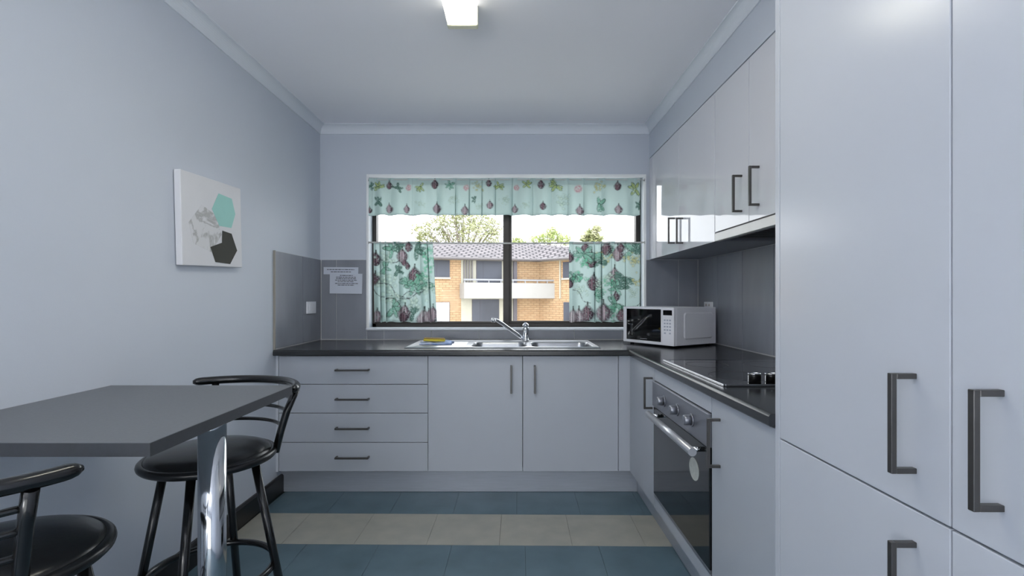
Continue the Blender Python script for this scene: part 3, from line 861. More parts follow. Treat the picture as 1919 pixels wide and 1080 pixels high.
CL = cloth_mat('printed_curtain_cloth', transl=0.36)
CLO = cloth_mat('doubled_curtain_cloth', transl=0.10)
YW = 3.385
def curtain_grid(x0t, x1t, x0b, x1b, zt, zb, n, m, folds, seed, amp0, amp1, hemwave):
    rnd = np.random.RandomState(seed)
    u = np.linspace(0, 1, n)
    ph = np.zeros(n); 
    warp = u * folds * 2 * math.pi + 2.4 * np.sin(u * 7.1 + seed) + 1.5 * np.sin(u * 17 + 2 * seed)
    wave = np.sin(warp) + 0.35 * np.sin(2.1 * warp + 1)
    fine = np.sin(u * folds * 6.3 * 2.7 + 3 * np.sin(u * 11))
    v = np.linspace(0, 1, m)           # 0 top, 1 bottom
    U, V = np.meshgrid(u, v)
    X = (x0t + (x1t - x0t) * U) * (1 - V) + (x0b + (x1b - x0b) * U) * V
    A = amp0 + (amp1 - amp0) * np.clip(V * 1.6, 0, 1)
    Y = YW - A * wave[None, :] * 0.75 - 0.0025 * fine[None, :] * (1 - V) ** 2
    X0 = X.copy()
    k_ov = 1.05 * abs(x1t - x0t) / (2 * math.pi * folds)
    edge = np.clip(np.minimum(U, 1 - U) * 14, 0, 1)
    X = X + k_ov * np.cos(warp)[None, :] * edge * (0.8 + 0.2 * V)
    Z = zt + (zb - zt) * V + hemwave * V ** 2 * wave[None, :]
    return X, Y, Z, X
def grid_obj(name, X, Y, Z, col, m, parent):
    r, c = X.shape
    me = bpy.data.meshes.new(name)
    off = OFF.get(parent.name)
    vs = np.stack([X - off.x, Y - off.y, Z - off.z], -1).reshape(-1, 3)
    fs = [(j * c + i, j * c + i + 1, (j + 1) * c + i + 1, (j + 1) * c + i) for j in range(r - 1) for i in range(c - 1)]
    me.from_pydata(vs.tolist(), [], fs)
    me.polygons.foreach_set('use_smooth', [True] * len(fs))
    at = me.color_attributes.new('print', 'FLOAT_COLOR', 'POINT')
    at.data.foreach_set('color', np.concatenate([col.reshape(-1, 3), np.ones((r * c, 1))], 1).astype(np.float32).ravel())
    me.materials.append(m)
    o = bpy.data.objects.new(name, me); COL.objects.link(o); o.parent = parent
    OFF[o.name] = off
    return o
def make_curtain(name, label, grp, xs, zt, zb, n, m, folds, seed, amp0, amp1, hemw, motifs, head):
    X, Y, Z, X0 = curtain_grid(*xs, zt, zb, n, m, folds, seed, amp0, amp1, hemw)
    V = np.linspace(0, 1, m)
    col = np.tile(MINT, (m, n, 1)).astype(float)
    Zf = zt + (zb - zt) * V[:, None] + 0 * X
    rnd = random.Random(seed)
    wear = np.clip(2.6 * (0.6 * vnoise(X0, Zf, 0.007, 3) + 0.4 * vnoise(X0, Zf, 0.0035, 5)) - 0.45, 0, 1)
    for k_, mx, my, s in motifs:
        stamp(col, X0, Zf, wear, k_, px(mx, YW), pz(my, YW), s * (0.72 if k_.startswith('fig') else 0.95), rnd)
    t = thing(name, label, 'curtain', ((xs[0] + xs[1]) / 2, YW, zb), group=grp)
    hr = max(2, int(round(head * (m - 1)))); br = max(2, int(0.03 * m))
    grid_obj('panel', X[hr:m - br], Y[hr:m - br], Z[hr:m - br], col[hr:m - br], CL, t)
    grid_obj('rod_pocket', X[:hr + 1], Y[:hr + 1] - 0.001, Z[:hr + 1], col[:hr + 1], CLO, t)
    grid_obj('hem', X[m - br - 1:], Y[m - br - 1:] - 0.0005, Z[m - br - 1:], col[m - br - 1:], CLO, t)
    return t
val = []
for k_, x, y, s in (('leafy', 710, 350, .075), ('figd', 730, 346, .075), ('leafd', 745, 352, .07), ('rose', 766, 352, .065), ('leafy', 787, 350, .07), ('figd', 815, 343, .09), ('leaf', 843, 346, .07), ('rose', 874, 352, .065),
        ('berryy', 896, 347, .08), ('figd', 916, 341, .07), ('leafy', 935, 349, .07), ('rose', 968, 352, .06), ('leafy', 987, 345, .07), ('figd', 1014, 343, .085), ('leafy', 1042, 348, .10), ('rose', 1084, 354, .08),
        ('berryy', 1125, 351, .11), ('figd', 1158, 346, .085), ('leafy', 1190, 355, .10), ('leafd', 695, 350, .06), ('figd', 694, 392, .06), ('leafd', 709, 378, .07), ('fig', 730, 389, .085), ('fig', 762, 390, .08), ('berry', 787, 382, .06), ('fig', 819, 388, .095),
        ('berry', 850, 375, .085), ('fig', 871, 392, .09), ('berry', 898, 386, .06), ('leafd', 889, 374, .05), ('fig', 918, 382, .08), ('berry', 948, 374, .08), ('fig', 965, 390, .075), ('berry', 985, 384, .06), ('figd', 1018, 384, .08), ('berry', 1056, 376, .12),
        ('fig', 1087, 392, .09), ('leaf', 1123, 383, .10), ('fig', 1160, 390, .09), ('leafd', 1198, 384, .07)):
    val.append((k_, x, y, s))
make_curtain('valance', 'short gathered mint valance printed with figs across the window top', 'fig print window curtains',
             (px(691.5, YW), px(1200, YW), px(691, YW), px(1200, YW)), pz(334.5, YW), pz(404, YW), 760, 100, 15, 3, 0.008, 0.024, -0.007, val, 0.17)
Lm = [('figd', 704, 482, .13), ('figd', 703, 520, .12), ('twig', 728, 490, .15), ('berry', 721, 486, .14), ('leaf', 735, 467, .13), ('leafd', 745, 460, .10), ('fig', 754, 476, .13), ('figd', 757, 490, .07), ('figd', 766, 460, .10), ('leafd', 780, 470, .13),
      ('berryg', 806, 472, .13), ('berryg', 806, 492, .11), ('figd', 778, 512, .16), ('leaf', 777, 534, .15), ('twig', 776, 548, .14), ('berryg', 794, 520, .16), ('leaf', 797, 532, .13), ('berry', 806, 542, .15), ('berry', 722, 526, .18), ('leafd', 745, 508, .08),
      ('twig', 738, 546, .19), ('twig', 752, 556, .17), ('berry', 735, 560, .15), ('leaf', 736, 577, .14), ('twig', 750, 572, .16), ('fig', 758, 583, .15), ('figd', 756, 592, .10), ('berry', 778, 568, .17), ('leafd', 775, 588, .10), ('figl', 795, 593, .17),
      ('figl', 803, 592, .13), ('fig', 811, 586, .15), ('fig', 706, 590, .12), ('figd', 764, 497, .07), ('twig', 702, 545, .12), ('leaf', 762, 532, .10), ('leaf', 720, 502, .09)]
make_curtain('cafe_curtain', 'fig-printed mint cafe curtain left of the sink', 'fig print window curtains',
             (px(700, YW), px(811, YW), px(702, YW), px(819, YW)), pz(453, YW), pz(604, YW), 330, 330, 5, 5, 0.008, 0.026, -0.002, Lm, 0.04)
Rm = [('figd', 1109, 483, .15), ('figd', 1098, 462, .11), ('leaf', 1095, 478, .15), ('berryg', 1092, 492, .13), ('leaf', 1130, 475, .16), ('berryy', 1136, 484, .13), ('figd', 1137, 462, .13), ('leafd', 1124, 492, .10), ('fig', 1158, 472, .14), ('figd', 1164, 462, .09), ('leaf', 1186, 470, .16),
      ('berryy', 1190, 485, .15), ('leafd', 1194, 465, .09), ('leafd', 1078, 518, .11), ('berryg', 1084, 524, .14), ('berry', 1090, 545, .11), ('twig', 1090, 556, .12), ('figd', 1113, 526, .15), ('leaf', 1116, 552, .12), ('fig', 1152, 512, .15), ('berry', 1138, 524, .13), ('leafd', 1169, 522, .15),
      ('berryg', 1143, 534, .11), ('leaf', 1155, 541, .11), ('figd', 1155, 553, .10), ('leafd', 1168, 540, .10), ('leaf', 1155, 572, .15), ('berryg', 1153, 585, .14), ('figd', 1102, 583, .16), ('figl', 1086, 592, .17), ('figl', 1074, 590, .15), ('fig', 1132, 581, .18), ('figd', 1166, 588, .13),
      ('berryy', 1196, 526, .11), ('figd', 1068, 480, .10), ('figd', 1068, 530, .08), ('twig', 1186, 575, .14), ('berry', 1186, 548, .09), ('berry', 1124, 538, .09)]
make_curtain('cafe_curtain', 'fig-printed mint cafe curtain on the microwave side of the window', 'fig print window curtains',
             (px(1066, YW), px(1200, YW), px(1067, YW), px(1200, YW)), pz(453, YW), pz(604, YW), 370, 330, 5, 9, 0.008, 0.026, -0.002, Rm, 0.04)
WIRE = mat('white_curtain_wire', (206, 206, 204), 0.4)
for y, lab in ((337, 'white curtain wire through the valance'), (454.5, 'white curtain wire holding the cafe curtains across the window')):
    z = pz(y, YW)
    t = thing('curtain_wire', lab, 'curtain wire', (0, YW, z))
    n = 24
    pts = [(px(690.5, YW) + (px(1208.5, YW) - px(690.5, YW)) * i / n, YW + 0.001, z - 0.006 * math.sin(math.pi * i / n) * (1 if y > 400 else 0)) for i in range(n + 1)]
    mesh_obj('wire', MB().tube(pts, 0.0055 if y > 400 else 0.003, 8), WIRE, t)
    for x in (px(690.5, YW), px(1208.5, YW)):
        ring = [(x, YW + 0.006 + 0.006 * math.cos(a), z + 0.008 * math.sin(a)) for a in [i * 2 * math.pi / 12 for i in range(12)]]
        mb = MB().tube(ring, 0.002, 6, closed=True).tube([(x, YW + 0.012, z), (x, YB - 0.012, z)], 0.0025, 6)
        mesh_obj('hook', mb, STEEL, t)

# ================================================================ CEILING LIGHT AND ADDED FILL LAMPS
lx, ly0, ly1 = px(866.5, 2.016), 0.74, 2.05
lm = thing('ceiling_light', 'long white diffuser light fixed to the kitchen ceiling', 'ceiling light', (lx, (ly0 + ly1) / 2, ZC))
mb = MB().box(lx - 0.0625, lx + 0.0625, ly0 + 0.035, ly1 - 0.035, ZC - 0.02, ZC - 0.001)
mb.box(lx - 0.0625, lx - 0.0585, ly0 + 0.035, ly1 - 0.035, ZC - 0.072, ZC - 0.02).box(lx + 0.0585, lx + 0.0625, ly0 + 0.035, ly1 - 0.035, ZC - 0.072, ZC - 0.02)
mesh_obj('base_tray', mb, emit_mat('opal_tray_sides', (255, 252, 240), 1.6), lm)
DIFF = emit_mat('lit_diffuser', (255, 252, 236), KITCHEN_LAMP)
mesh_obj('diffuser', MB().box(lx - 0.058, lx + 0.058, ly0 + 0.036, ly1 - 0.036, ZC - 0.082, ZC - 0.060, 0.008, 4), DIFF, lm)
ENDC = mat('diffuser_end_cap', (224, 222, 196), 0.4)
for a, b in ((ly0, ly0 + 0.0345), (ly1 - 0.0345, ly1)):
    box('end_cap', lx - 0.0635, lx + 0.0635, a, b, ZC - 0.083, ZC - 0.001, ENDC, lm, 0.006, 2)
rl = thing('ceiling_light', 'added square fill light on the ceiling behind the viewer', 'ceiling light', (0.0, -1.4, ZC))  # added light out of view, softens the kitchen lighting
box('base_tray', -0.42, 0.42, -1.82, -0.98, ZC - 0.03, ZC - 0.001, COVE, rl)
mesh_obj('diffuser', MB().box(-0.40, 0.40, -1.80, -1.00, ZC - 0.085, ZC - 0.0305, 0.012, 3), emit_mat('fill_square_diffuser', (244, 248, 255), REAR_FILL), rl)

fl_x, fl_y = -1.10, -1.25
lp = thing('fill_lamp', 'added fill lamp with a drum shade, unseen behind the viewer', 'floor lamp', (fl_x, fl_y, 0))  # added lamp out of view, lights the room evenly
mesh_obj('base', MB().lathe([(0, 0), (0.13, 0), (0.13, 0.012), (0.02, 0.022), (0, 0.022)], (fl_x, fl_y, 0.001), 32), BLACKMT, lp)
mesh_obj('pole', MB().tube([(fl_x, fl_y, 0.02), (fl_x, fl_y, 0.899)], 0.011, 12), BLACKMT, lp)
mesh_obj('lamp_shade', MB().lathe([(0, 0.0), (0.20, 0.0), (0.20, 0.36), (0.196, 0.36), (0.196, 0.34)], (fl_x, fl_y, 0.90), 40), emit_mat('fill_shade', (250, 250, 250), FILL_LAMP), lp)
mesh_obj('uplight', MB().lathe([(0, 0.0), (0.19, 0.0), (0.19, 0.006), (0, 0.006)], (fl_x, fl_y, 1.23), 40), emit_mat('fill_uplight_glow', (250, 250, 250), FILL_LAMP_UP), lp)  # added glow aimed up so the ceiling fills the room
# ================================================================ BAR TABLE
ZTB = 0.834
tb = thing('bar_table', 'grey laminate bar table on a chrome column fixed to the wall', 'table', (-1.04, 1.32, 0))
tx0, tx1, ty0, ty1 = XL + 0.001, -0.733, 0.992, 1.645
def corner_outline(inset=0.0):
    r = 0.018
    pts = [(tx0, ty0 + inset), (tx1 - inset, ty0 + inset)]
    for i in range(7):
        a = R(90 * i / 6); pts.append((tx1 - inset - r + r * math.cos(a), ty1 - inset - r + r * math.sin(a)))
    pts.append((tx0, ty1 - inset))
    return pts
mesh_obj('table_top', MB().prism(corner_outline(0.001), 2, ZTB - 0.0275, ZTB), TABM, tb)
mesh_obj('underside', MB().prism(corner_outline(0.002), 2, ZTB - 0.0284, ZTB - 0.0276), mat('white_backing_sheet', (206, 208, 212), 0.5), tb)
op, ip = corner_outline(0.0), corner_outline(0.0008)
n = len(op)
vs = [(*p, ZTB - 0.028) for p in op] + [(*p, ZTB - 0.0006) for p in op] + [(*p, ZTB - 0.028) for p in ip] + [(*p, ZTB - 0.0006) for p in ip]
fs = []
for i in range(n - 1):
    j = i + 1
    fs += [(i, j, n + j, n + i), (2 * n + j, 2 * n + i, 3 * n + i, 3 * n + j), (n + i, n + j, 3 * n + j, 3 * n + i), (j, i, 2 * n + i, 2 * n + j)]
mesh_obj('edge_band', MB().add(vs, fs), EDGM, tb, fix=False)
cxp, cyp = -0.802, 1.31
mesh_obj('column', MB().tube([(cxp, cyp, 0.012), (cxp, cyp, ZTB - 0.034)], 0.0335, 40), mat('column_chrome', (205, 207, 210), 0.1, metal=1.0, var=0.01), tb)
mesh_obj('top_flange', MB().lathe([(0.0336, 0), (0.040, 0), (0.040, 0.005), (0.0336, 0.005)], (cxp, cyp, ZTB - 0.0335), 32), CHROME, tb)
mesh_obj('foot_flange', MB().lathe([(0.0336, 0.012), (0.05, 0.010), (0.06, 0.001), (0, 0.001)], (cxp, cyp, 0), 32), CHROME, tb)

# ================================================================ STOOLS
def make_stool(loc, back, label):
    """local +Y is the backrest side"""
    t = thing('bar_stool', label, 'stool', (loc[0], loc[1], 0), back - math.pi / 2, 'bar stools at the table')
    RS, ZSR = 0.202, 0.597
    prof = [(0, 0.048), (0.055, 0.047), (0.11, 0.042), (0.148, 0.034), (0.174, 0.025), (0.184, 0.016), (0.186, 0.008), (0.18, 0.004), (0, 0.004)]
    mesh_obj('seat_cushion', MB().lathe(prof, (0, 0, ZSR - 0.004), 56), VINYL, t, True)
    ring = [((RS - 0.013) * math.cos(a), (RS - 0.013) * math.sin(a), ZSR) for a in [i * 2 * math.pi / 64 for i in range(64)]]
    mesh_obj('seat_ring', MB().tube(ring, 0.013, 12, closed=True), VINYL, t, True)
    mesh_obj('seat_base', MB().lathe([(0, 0), (0.176, 0), (0.176, 0.010), (0, 0.010)], (0, 0, ZSR - 0.012), 48), BLACKMT, t, True)
    zl = ZSR - 0.012
    legs = []
    for k in range(4):
        a = R(29 + 90 * k)
        top = Vector((0.135 * math.cos(a), 0.135 * math.sin(a), zl)); bot = Vector((0.245 * math.cos(a), 0.245 * math.sin(a), 0.004))
        legs.append((top, bot))
        lg = mesh_obj('leg', MB().tube([top, bot], 0.0135, 14), BLACKMT, t, True)
        mesh_obj('foot_cap', MB().tube([bot + Vector((0, 0, .018)), bot - Vector((0, 0, .0035))], 0.0155, 14), BLACKPL, lg, True)
    zf = 0.215
    f = (zl - zf) / (zl - 0.004); rr = 0.135 + 0.11 * f - 0.012
    mesh_obj('foot_ring', MB().tube([(rr * math.cos(a), rr * math.sin(a), zf) for a in [i * 2 * math.pi / 56 for i in range(56)]], 0.011, 10, closed=True), BLACKMT, t, True)
    ZR, RR = 0.813, 0.262
    def arc(rad, z, half, n=28): return [(rad * math.sin(R(-half + 2 * half * i / n)), rad * math.cos(R(-half + 2 * half * i / n)), z) for i in range(n + 1)]
    a0 = arc(RR, ZR, 63, 60)
    mesh_obj('top_rail', MB().tube(a0, [0.006, 0.012, 0.0142] + [0.0148] * (len(a0) - 6) + [0.0142, 0.012, 0.006], 14), BLACKMT, t, True)
    for s in (-1, 1):
        a = R(47 * s); d_ = Vector((math.sin(a), math.cos(a), 0))
        p0 = d_ * (RS - 0.006) + Vector((0, 0, ZSR - 0.01)); p1 = d_ * (RS + 0.010) + Vector((0, 0, ZSR + 0.06)); p2 = d_ * (RS + 0.030) + Vector((0, 0, ZSR + 0.13)); p3 = d_ * RR + Vector((0, 0, ZR - 0.012))
        mesh_obj('back_post', MB().tube([p0, p1, p2, p3], 0.0125, 14), BLACKMT, t, True)
    for z, r_ in ((ZSR + 0.075, RS + 0.012), (ZSR + 0.125, RS + 0.028), (ZSR + 0.168, RS + 0.042)):
        mesh_obj('back_rod', MB().tube(arc(r_, z, 46), 0.0065, 10), BLACKMT, t, True)
    return t
make_stool((-1.01, 1.64), R(71), 'black bar stool with curved back on the window side of the table')
make_stool((-1.048, 0.98), R(-79), 'black bar stool cut off by the photo edge at the near table side')

# ================================================================ CANVAS
cv_ = thing('canvas_picture', 'small white canvas with mint, dark and marbled hexagons on the wall', 'picture', (XL, 2.165, 1.456))
CWH, CHH, CT = 0.216, 0.190, 0.030
CANV = mat('canvas_white', (224, 224, 228), 0.75, var=0.02, bump=0.1, bscale=400)
mesh_obj('canvas', MB().box(0.003, CT, -CWH, CWH, -CHH, CHH, 0.003, 2), CANV, cv_, True)
def poly(name, pts, m, lift):
    # pts as (u,v) fractions of the front: u from the near edge, v from the bottom
    q = [((u - 0.5) * 2 * CWH, (v - 0.5) * 2 * CHH) for u, v in pts]
    return mesh_obj(name, MB().prism(q, 0, CT + lift - 0.0003, CT + lift), m, cv_, True)
MARB = bpy.data.materials.new('marble_print'); MARB.use_nodes = True
nt = MARB.node_tree; b = nt.nodes['Principled BSDF']; tc = nt.nodes.new('ShaderNodeTexCoord')
nz = nt.nodes.new('ShaderNodeTexNoise'); nz.inputs['Scale'].default_value = 7; nz.inputs['Detail'].default_value = 6; nz.inputs['Distortion'].default_value = 1.6
rp = nt.nodes.new('ShaderNodeValToRGB')
e0 = rp.color_ramp.elements
e0[0].position, e0[0].color = 0.44, (*s2l((222, 222, 225)), 1)
e0[1].position, e0[1].color = 0.56, (*s2l((221, 221, 223)), 1)
q = e0.new(0.5); q.color = (*s2l((178, 178, 178)), 1)
nt.links.new(tc.outputs['Object'], nz.inputs['Vector']); nt.links.new(nz.outputs['Fac'], rp.inputs['Fac']); nt.links.new(rp.outputs[0], b.inputs['Base Color']); b.inputs['Roughness'].default_value = 0.8
poly('marble_hexagon', [(0.10, 0.46), (0.30, 0.68), (0.52, 0.60), (0.62, 0.38), (0.44, 0.16), (0.16, 0.24)], MARB, 0.0006)
poly('mint_hexagon', [(0.46, 0.66), (0.58, 0.86), (0.82, 0.84), (0.88, 0.66), (0.80, 0.48), (0.58, 0.48)], mat('mint_print', (162, 214, 207), 0.75), 0.0009)
poly('dark_hexagon', [(0.63, 0.43), (0.80, 0.41), (0.90, 0.21), (0.76, 0.035), (0.50, 0.05), (0.42, 0.22), (0.62, 0.285)], mat('charcoal_print', (58, 58, 52), 0.75), 0.0012)
cv_.rotation_euler = (R(2.2), 0, 0)

# ================================================================ OUTSIDE
BRICK = bpy.data.materials.new('tan_brick'); BRICK.use_nodes = True
nt = BRICK.node_tree; b = nt.nodes['Principled BSDF']; tc = nt.nodes.new('ShaderNodeTexCoord')
mp = nt.nodes.new('ShaderNodeMapping'); mp.inputs['Rotation'].default_value = (R(90), 0, 0)
br = nt.nodes.new('ShaderNodeTexBrick')
br.inputs['Scale'].default_value = 1.0
br.inputs['Brick Width'].default_value = 0.36; br.inputs['Row Height'].default_value = 0.13; br.inputs['Mortar Size'].default_value = 0.016
br.inputs['Color1'].default_value = (*s2l((192, 164, 130)), 1); br.inputs['Color2'].default_value = (*s2l((184, 152, 118)), 1); br.inputs['Mortar'].default_value = (*s2l((152, 124, 96)), 1)
nt.links.new(tc.outputs['Object'], mp.inputs[0]); nt.links.new(mp.outputs[0], br.inputs['Vector']); nt.links.new(br.outputs['Color'], b.inputs['Base Color']); b.inputs['Roughness'].default_value = 0.85
ROOF = bpy.data.materials.new('grey_roof_tiles'); ROOF.use_nodes = True
nt = ROOF.node_tree; b = nt.nodes['Principled BSDF']; tc = nt.nodes.new('ShaderNodeTexCoord')
br = nt.nodes.new('ShaderNodeTexBrick'); br.inputs['Scale'].default_value = 1.0
br.inputs['Brick Width'].default_value = 0.42; br.inputs['Row Height'].default_value = 0.55; br.inputs['Mortar Size'].default_value = 0.075; br.inputs['Mortar Smooth'].default_value = 0.6
br.inputs['Color1'].default_value = (*s2l((130, 123, 126)), 1); br.inputs['Color2'].default_value = (*s2l((112, 107, 111)), 1); br.inputs['Mortar'].default_value = (*s2l((48, 44, 50)), 1)
bp = nt.nodes.new('ShaderNodeBump'); bp.inputs['Strength'].default_value = 0.6; bp.inputs['Distance'].default_value = 0.05; bp.invert = True
nt.links.new(tc.outputs['Object'], br.inputs['Vector']); nt.links.new(br.outputs['Color'], b.inputs['Base Color']); nt.links.new(br.outputs['Fac'], bp.inputs['Height']); nt.links.new(bp.outputs[0], b.inputs['Normal'])
b.inputs['Roughness'].default_value = 0.75

ground = box('ground', -60, 60, 4.5, 90, -3.4, -3.1, BOUNCE_GROUND)  # unseen ground, made pale so daylight bounces onto the kitchen ceiling
tag(ground, 'unseen ground below the kitchen window, made pale to bounce light', 'ground', kind='structure')

class Facade:
    def __init__(s, xa, da, xb, db):
        s.a = Vector((px(xa, da), da)); s.b = Vector((px(xb, db), db))
        s.t = (s.b - s.a).normalized(); n = Vector((s.t.y, -s.t.x)); s.n = n if n.y < 0 else -n
    def at(s, x):
        k = (x - VX) / F      # X = k*d  on the line a + u t
        u = (k * s.a.y - s.a.x) / (s.t.x - k * s.t.y)
        return s.a + s.t * u
    def slab(s, mb, x0, x1, y0, y1, o0, o1, z0=None, z1=None):
        p, q = s.at(x0), s.at(x1); d = (p.y + q.y) / 2
        za = pz(y1, d) if z0 is None else z0; zb = pz(y0, d) if z1 is None else z1
        vs = []
        for z in (za, zb):
            for pt, o in ((p, o0), (q, o0), (q, o1), (p, o1)):
                w = pt + s.n * o; vs.append((w.x, w.y, z))
        return mb.add(vs, [(0, 1, 2, 3), (7, 6, 5, 4), (0, 4, 5, 1), (1, 5, 6, 2), (2, 6, 7, 3), (3, 7, 4, 0)])
FA = Facade(810, 27.5, 1010, 29.6)
FB = Facade(1010, 29.6, 1066, 28.0)
ap = thing('apartment_building', 'tan brick apartment block with grey tiled roof seen through the window', 'building', (0, 28.5, -3.1))
EZ = pz(482, 27.5)
mb = MB(); FA.slab(mb, 480, 1010, 0, 0, -0.3, 0, -3.1, EZ); mesh_obj('wall', mb, BRICK, ap)
mb = MB(); FB.slab(mb, 1010, 1175, 0, 0, -0.3, 0, -3.1, EZ); mesh_obj('wall', mb, BRICK, ap)
def fac(name, f, x0, x1, y0, y1, o0, o1, m, parent=None, **k):
    mb = MB(); f.slab(mb, x0, x1, y0, y1, o0, o1, **k)
    return mesh_obj(name, mb, m, parent or ap)
# roof planes
eo = 0.55
def E(f, x, o=eo, dz=0.0):
    p = f.at(x) + f.n * o; return Vector((p.x, p.y, EZ - 0.08 + dz))
el, em, er = E(FA, 480), E(FA, 1006), E(FB, 1175)
rl_, rm_ = Vector((px(520, 34.5), 34.5, pz(456, 34.5))), Vector((px(985, 35), 35, pz(458, 35)))
rr_ = Vector((px(1130, 33.0), 33.0, pz(472, 33.0)))
def roof_piece(pts):
    n = len(pts); mb = MB()
    return mb.add([p + Vector((0, 0, 0.10)) for p in pts] + [p for p in pts], [tuple(range(n)), tuple(reversed(range(n, 2 * n)))] + [(i, n + i, n + (i + 1) % n, (i + 1) % n) for i in range(n)])
mesh_obj('roof', roof_piece([el, em, rm_, rl_]), ROOF, ap)
mesh_obj('roof', roof_piece([em, er, rr_, rm_]), ROOF, ap)
for f, x0, x1 in ((FA, 480, 1006), (FB, 1012, 1175)):
    a, c = E(f, x0, eo + 0.10, 0.0), E(f, x1, eo + 0.10, 0.0)
    mesh_obj('gutter', MB().tube([a, c], 0.085, 8), GUTTER, ap)
    mb = MB(); f.slab(mb, x0, x1, 0, 0, 0.02, eo, EZ - 0.14, EZ - 0.085); mesh_obj('soffit', mb, CREAM, ap)
def far_window(f, x0, x1, y0, y1, split=None, glass=DARKGL, frame=FARFR, sill=True):
    w = fac('window', f, x0, x1, y0, y1, 0.005, 0.06, frame)
    xs = [x0 + 0.8] + ([split] if split else []) + [x1 - 0.8]
    for a, c in zip(xs, xs[1:]):
        fac('pane', f, a + 0.3, c - 0.3, y0 + 1, y1 - 1, 0.061, 0.075, glass, w)
    if sill: fac('window_sill', f, x0 - 1, x1 + 1, y1, y1 + 3, 0.005, 0.16, CREAM, w)
    return w
BLIND = mat('white_blind', (228, 230, 236), 0.6)
far_window(FA, 800, 842.5, 487.5, 520, 818)
far_window(FA, 800, 842.5, 566.5, 606, 826, BLIND, FARFR)
far_window(FB, 1056, 1072, 491, 521.5)
far_window(FB, 1057, 1074, 566.5, 606)
# balcony bay: cream back wall with slats, dark doors
fac('bay_panel', FA, 864, 967, 487, 606, 0.006, 0.03, CREAM)
for i, x in enumerate((868, 873, 878, 883)):
    fac('slat', FA, x, x + 2.2, 488, 535, 0.03, 0.12, GUTTER)
for x0, x1 in ((944, 947), (952, 955), (960, 963)):
    fac('slat', FA, x0, x1, 488, 535, 0.03, 0.12, GUTTER)
far_window(FA, 892, 940, 488.5, 540, 905, sill=False).name = 'balcony_door'
far_window(FA, 884, 935, 561, 608, 899, sill=False).name = 'balcony_door'
bal = fac('balcony', FA, 861.5, 1031, 531.5, 559.5, 0.95, 1.10, WHITER)
fac('balcony_floor', FA, 861.5, 1031, 554, 559.5, 0.0, 0.95, WHITER, bal)
fac('balcony_end', FA, 861.5, 864, 531.5, 554, 0.0, 0.95, WHITER, bal)
fac('balcony_end', FA, 1028.5, 1031, 531.5, 554, -0.6, 0.95, WHITER, bal)
fac('railing', FA, 861, 1031.5, 524.8, 527.6, 0.98, 1.06, RAILM, bal)
for x in (862, 884, 906, 928, 950, 972, 994, 1012, 1029.5):
    fac('baluster', FA, x, x + 1.6, 527.6, 531.5, 1.0, 1.05, RAILM, bal)
fac('downpipe', FB, 1050, 1051.6, 487, 560, 0.01, 0.10, CREAM)
fac('column', FA, 961, 967, 488, 606, 0.03, 0.2, FARFR)

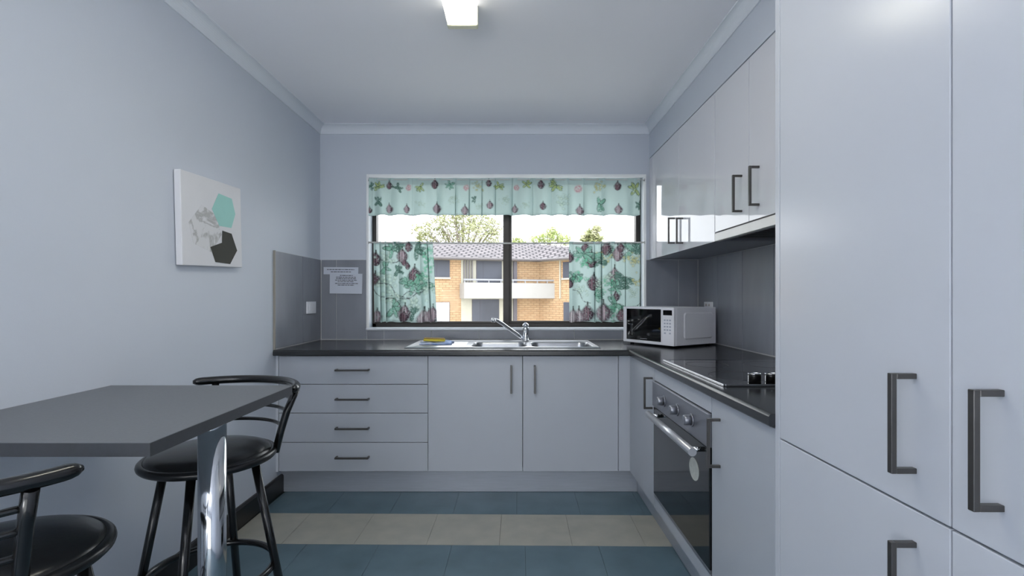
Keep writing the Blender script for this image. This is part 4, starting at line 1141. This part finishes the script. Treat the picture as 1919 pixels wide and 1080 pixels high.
def make_tree(label, base, height, crown, nleaf, leafm, seed, leaf=0.22):
    """crown: list of (dx, dy, z, radius) leafy clumps above the base"""
    rnd = random.Random(seed)
    t = thing('tree', label, 'tree', base, group='trees behind the apartment block')
    top = Vector((0, 0, height * 0.6))
    mb = MB().tube([(0, 0, 0), (0.15, 0.1, height * 0.3), top], [0.32, 0.26, 0.18], 9)
    mesh_obj('trunk', mb, BARK, t, True)
    bm_ = MB(); fm = MB()
    tot = sum(c[3] ** 2 for c in crown)
    for c in crown:
        cc_ = Vector(c[:3])
        for k in range(3):
            q = cc_ + Vector((rnd.uniform(-1, 1), rnd.uniform(-1, 1), rnd.uniform(-.2, 1))) * c[3] * 0.7
            mid = top.lerp(q, 0.5) + Vector((0, 0, -0.3))
            bm_.tube([top - Vector((0, 0, rnd.uniform(0, 1.5))), mid, q], [0.10, 0.06, 0.02], 5)
        for k in range(int(nleaf * c[3] ** 2 / tot)):
            v = Vector((rnd.gauss(0, 1), rnd.gauss(0, 1), rnd.gauss(0, 1))).normalized() * c[3] * rnd.uniform(0.15, 1) ** 0.5
            if rnd.random() < 0.3: v *= 1.15
            p = cc_ + Vector((v.x, v.y, v.z * 0.8))
            a = Vector((rnd.uniform(-1, 1), rnd.uniform(-1, 1), rnd.uniform(-.6, .6))).normalized(); b_ = a.orthogonal().normalized()
            l = leaf * rnd.uniform(0.6, 1.3)
            fm.add([p - a * l, p + b_ * l * 0.4, p + a * l, p - b_ * l * 0.4], [(0, 1, 2, 3)])
    mesh_obj('branches', bm_, BARK, t, True)
    fo = mesh_obj('foliage', fm, leafm, t, True, fix=False)
    fo['kind'] = 'stuff'
    return t
D1 = 44.0
def cl_(bx, items):
    return [(px(x, D1) - bx, rz, pz(y, D1) + 3.1, r * D1 / F) for x, y, r, rz in items]
b1 = px(868, D1)
make_tree('large olive-green tree above the apartment roof, left pane', (b1, D1, -3.1), 12,
          cl_(b1, [(790, 434, 20, 0), (815, 418, 22, 1), (845, 410, 24, -1), (872, 416, 26, 0), (900, 412, 24, 1), (925, 424, 20, 0), (840, 440, 24, 1), (885, 442, 26, -1), (920, 446, 22, 0), (860, 395, 18, 0), (800, 450, 22, 0)]), 3600, LEAFA, 2, 0.16)
b2 = px(1022, D1)
make_tree('light green tree over the roof, right of the window mullion', (b2, D1, -3.1), 10,
          cl_(b2, [(1025, 446, 16, 0), (1045, 442, 15, 1), (1005, 450, 13, 0), (1058, 450, 13, 0), (1034, 434, 11, 0)]), 1000, LEAFB, 5, 0.16)
b3 = px(975, D1)
make_tree('small light green tree just right of the window mullion', (b3, D1 + 4, -3.1), 9,
          cl_(b3, [(970, 445, 13, 0), (980, 450, 11, 0), (962, 452, 12, 0)]), 420, LEAFB, 8, 0.2)
b4 = px(1112, D1)
make_tree('spiky sparse tree above the curtain on the microwave side', (b4, D1, -3.1), 10,
          cl_(b4, [(1108, 440, 12, 0), (1118, 430, 9, 0), (1100, 448, 12, 0), (1120, 450, 11, 0)]), 360, LEAFA, 11, 0.3)
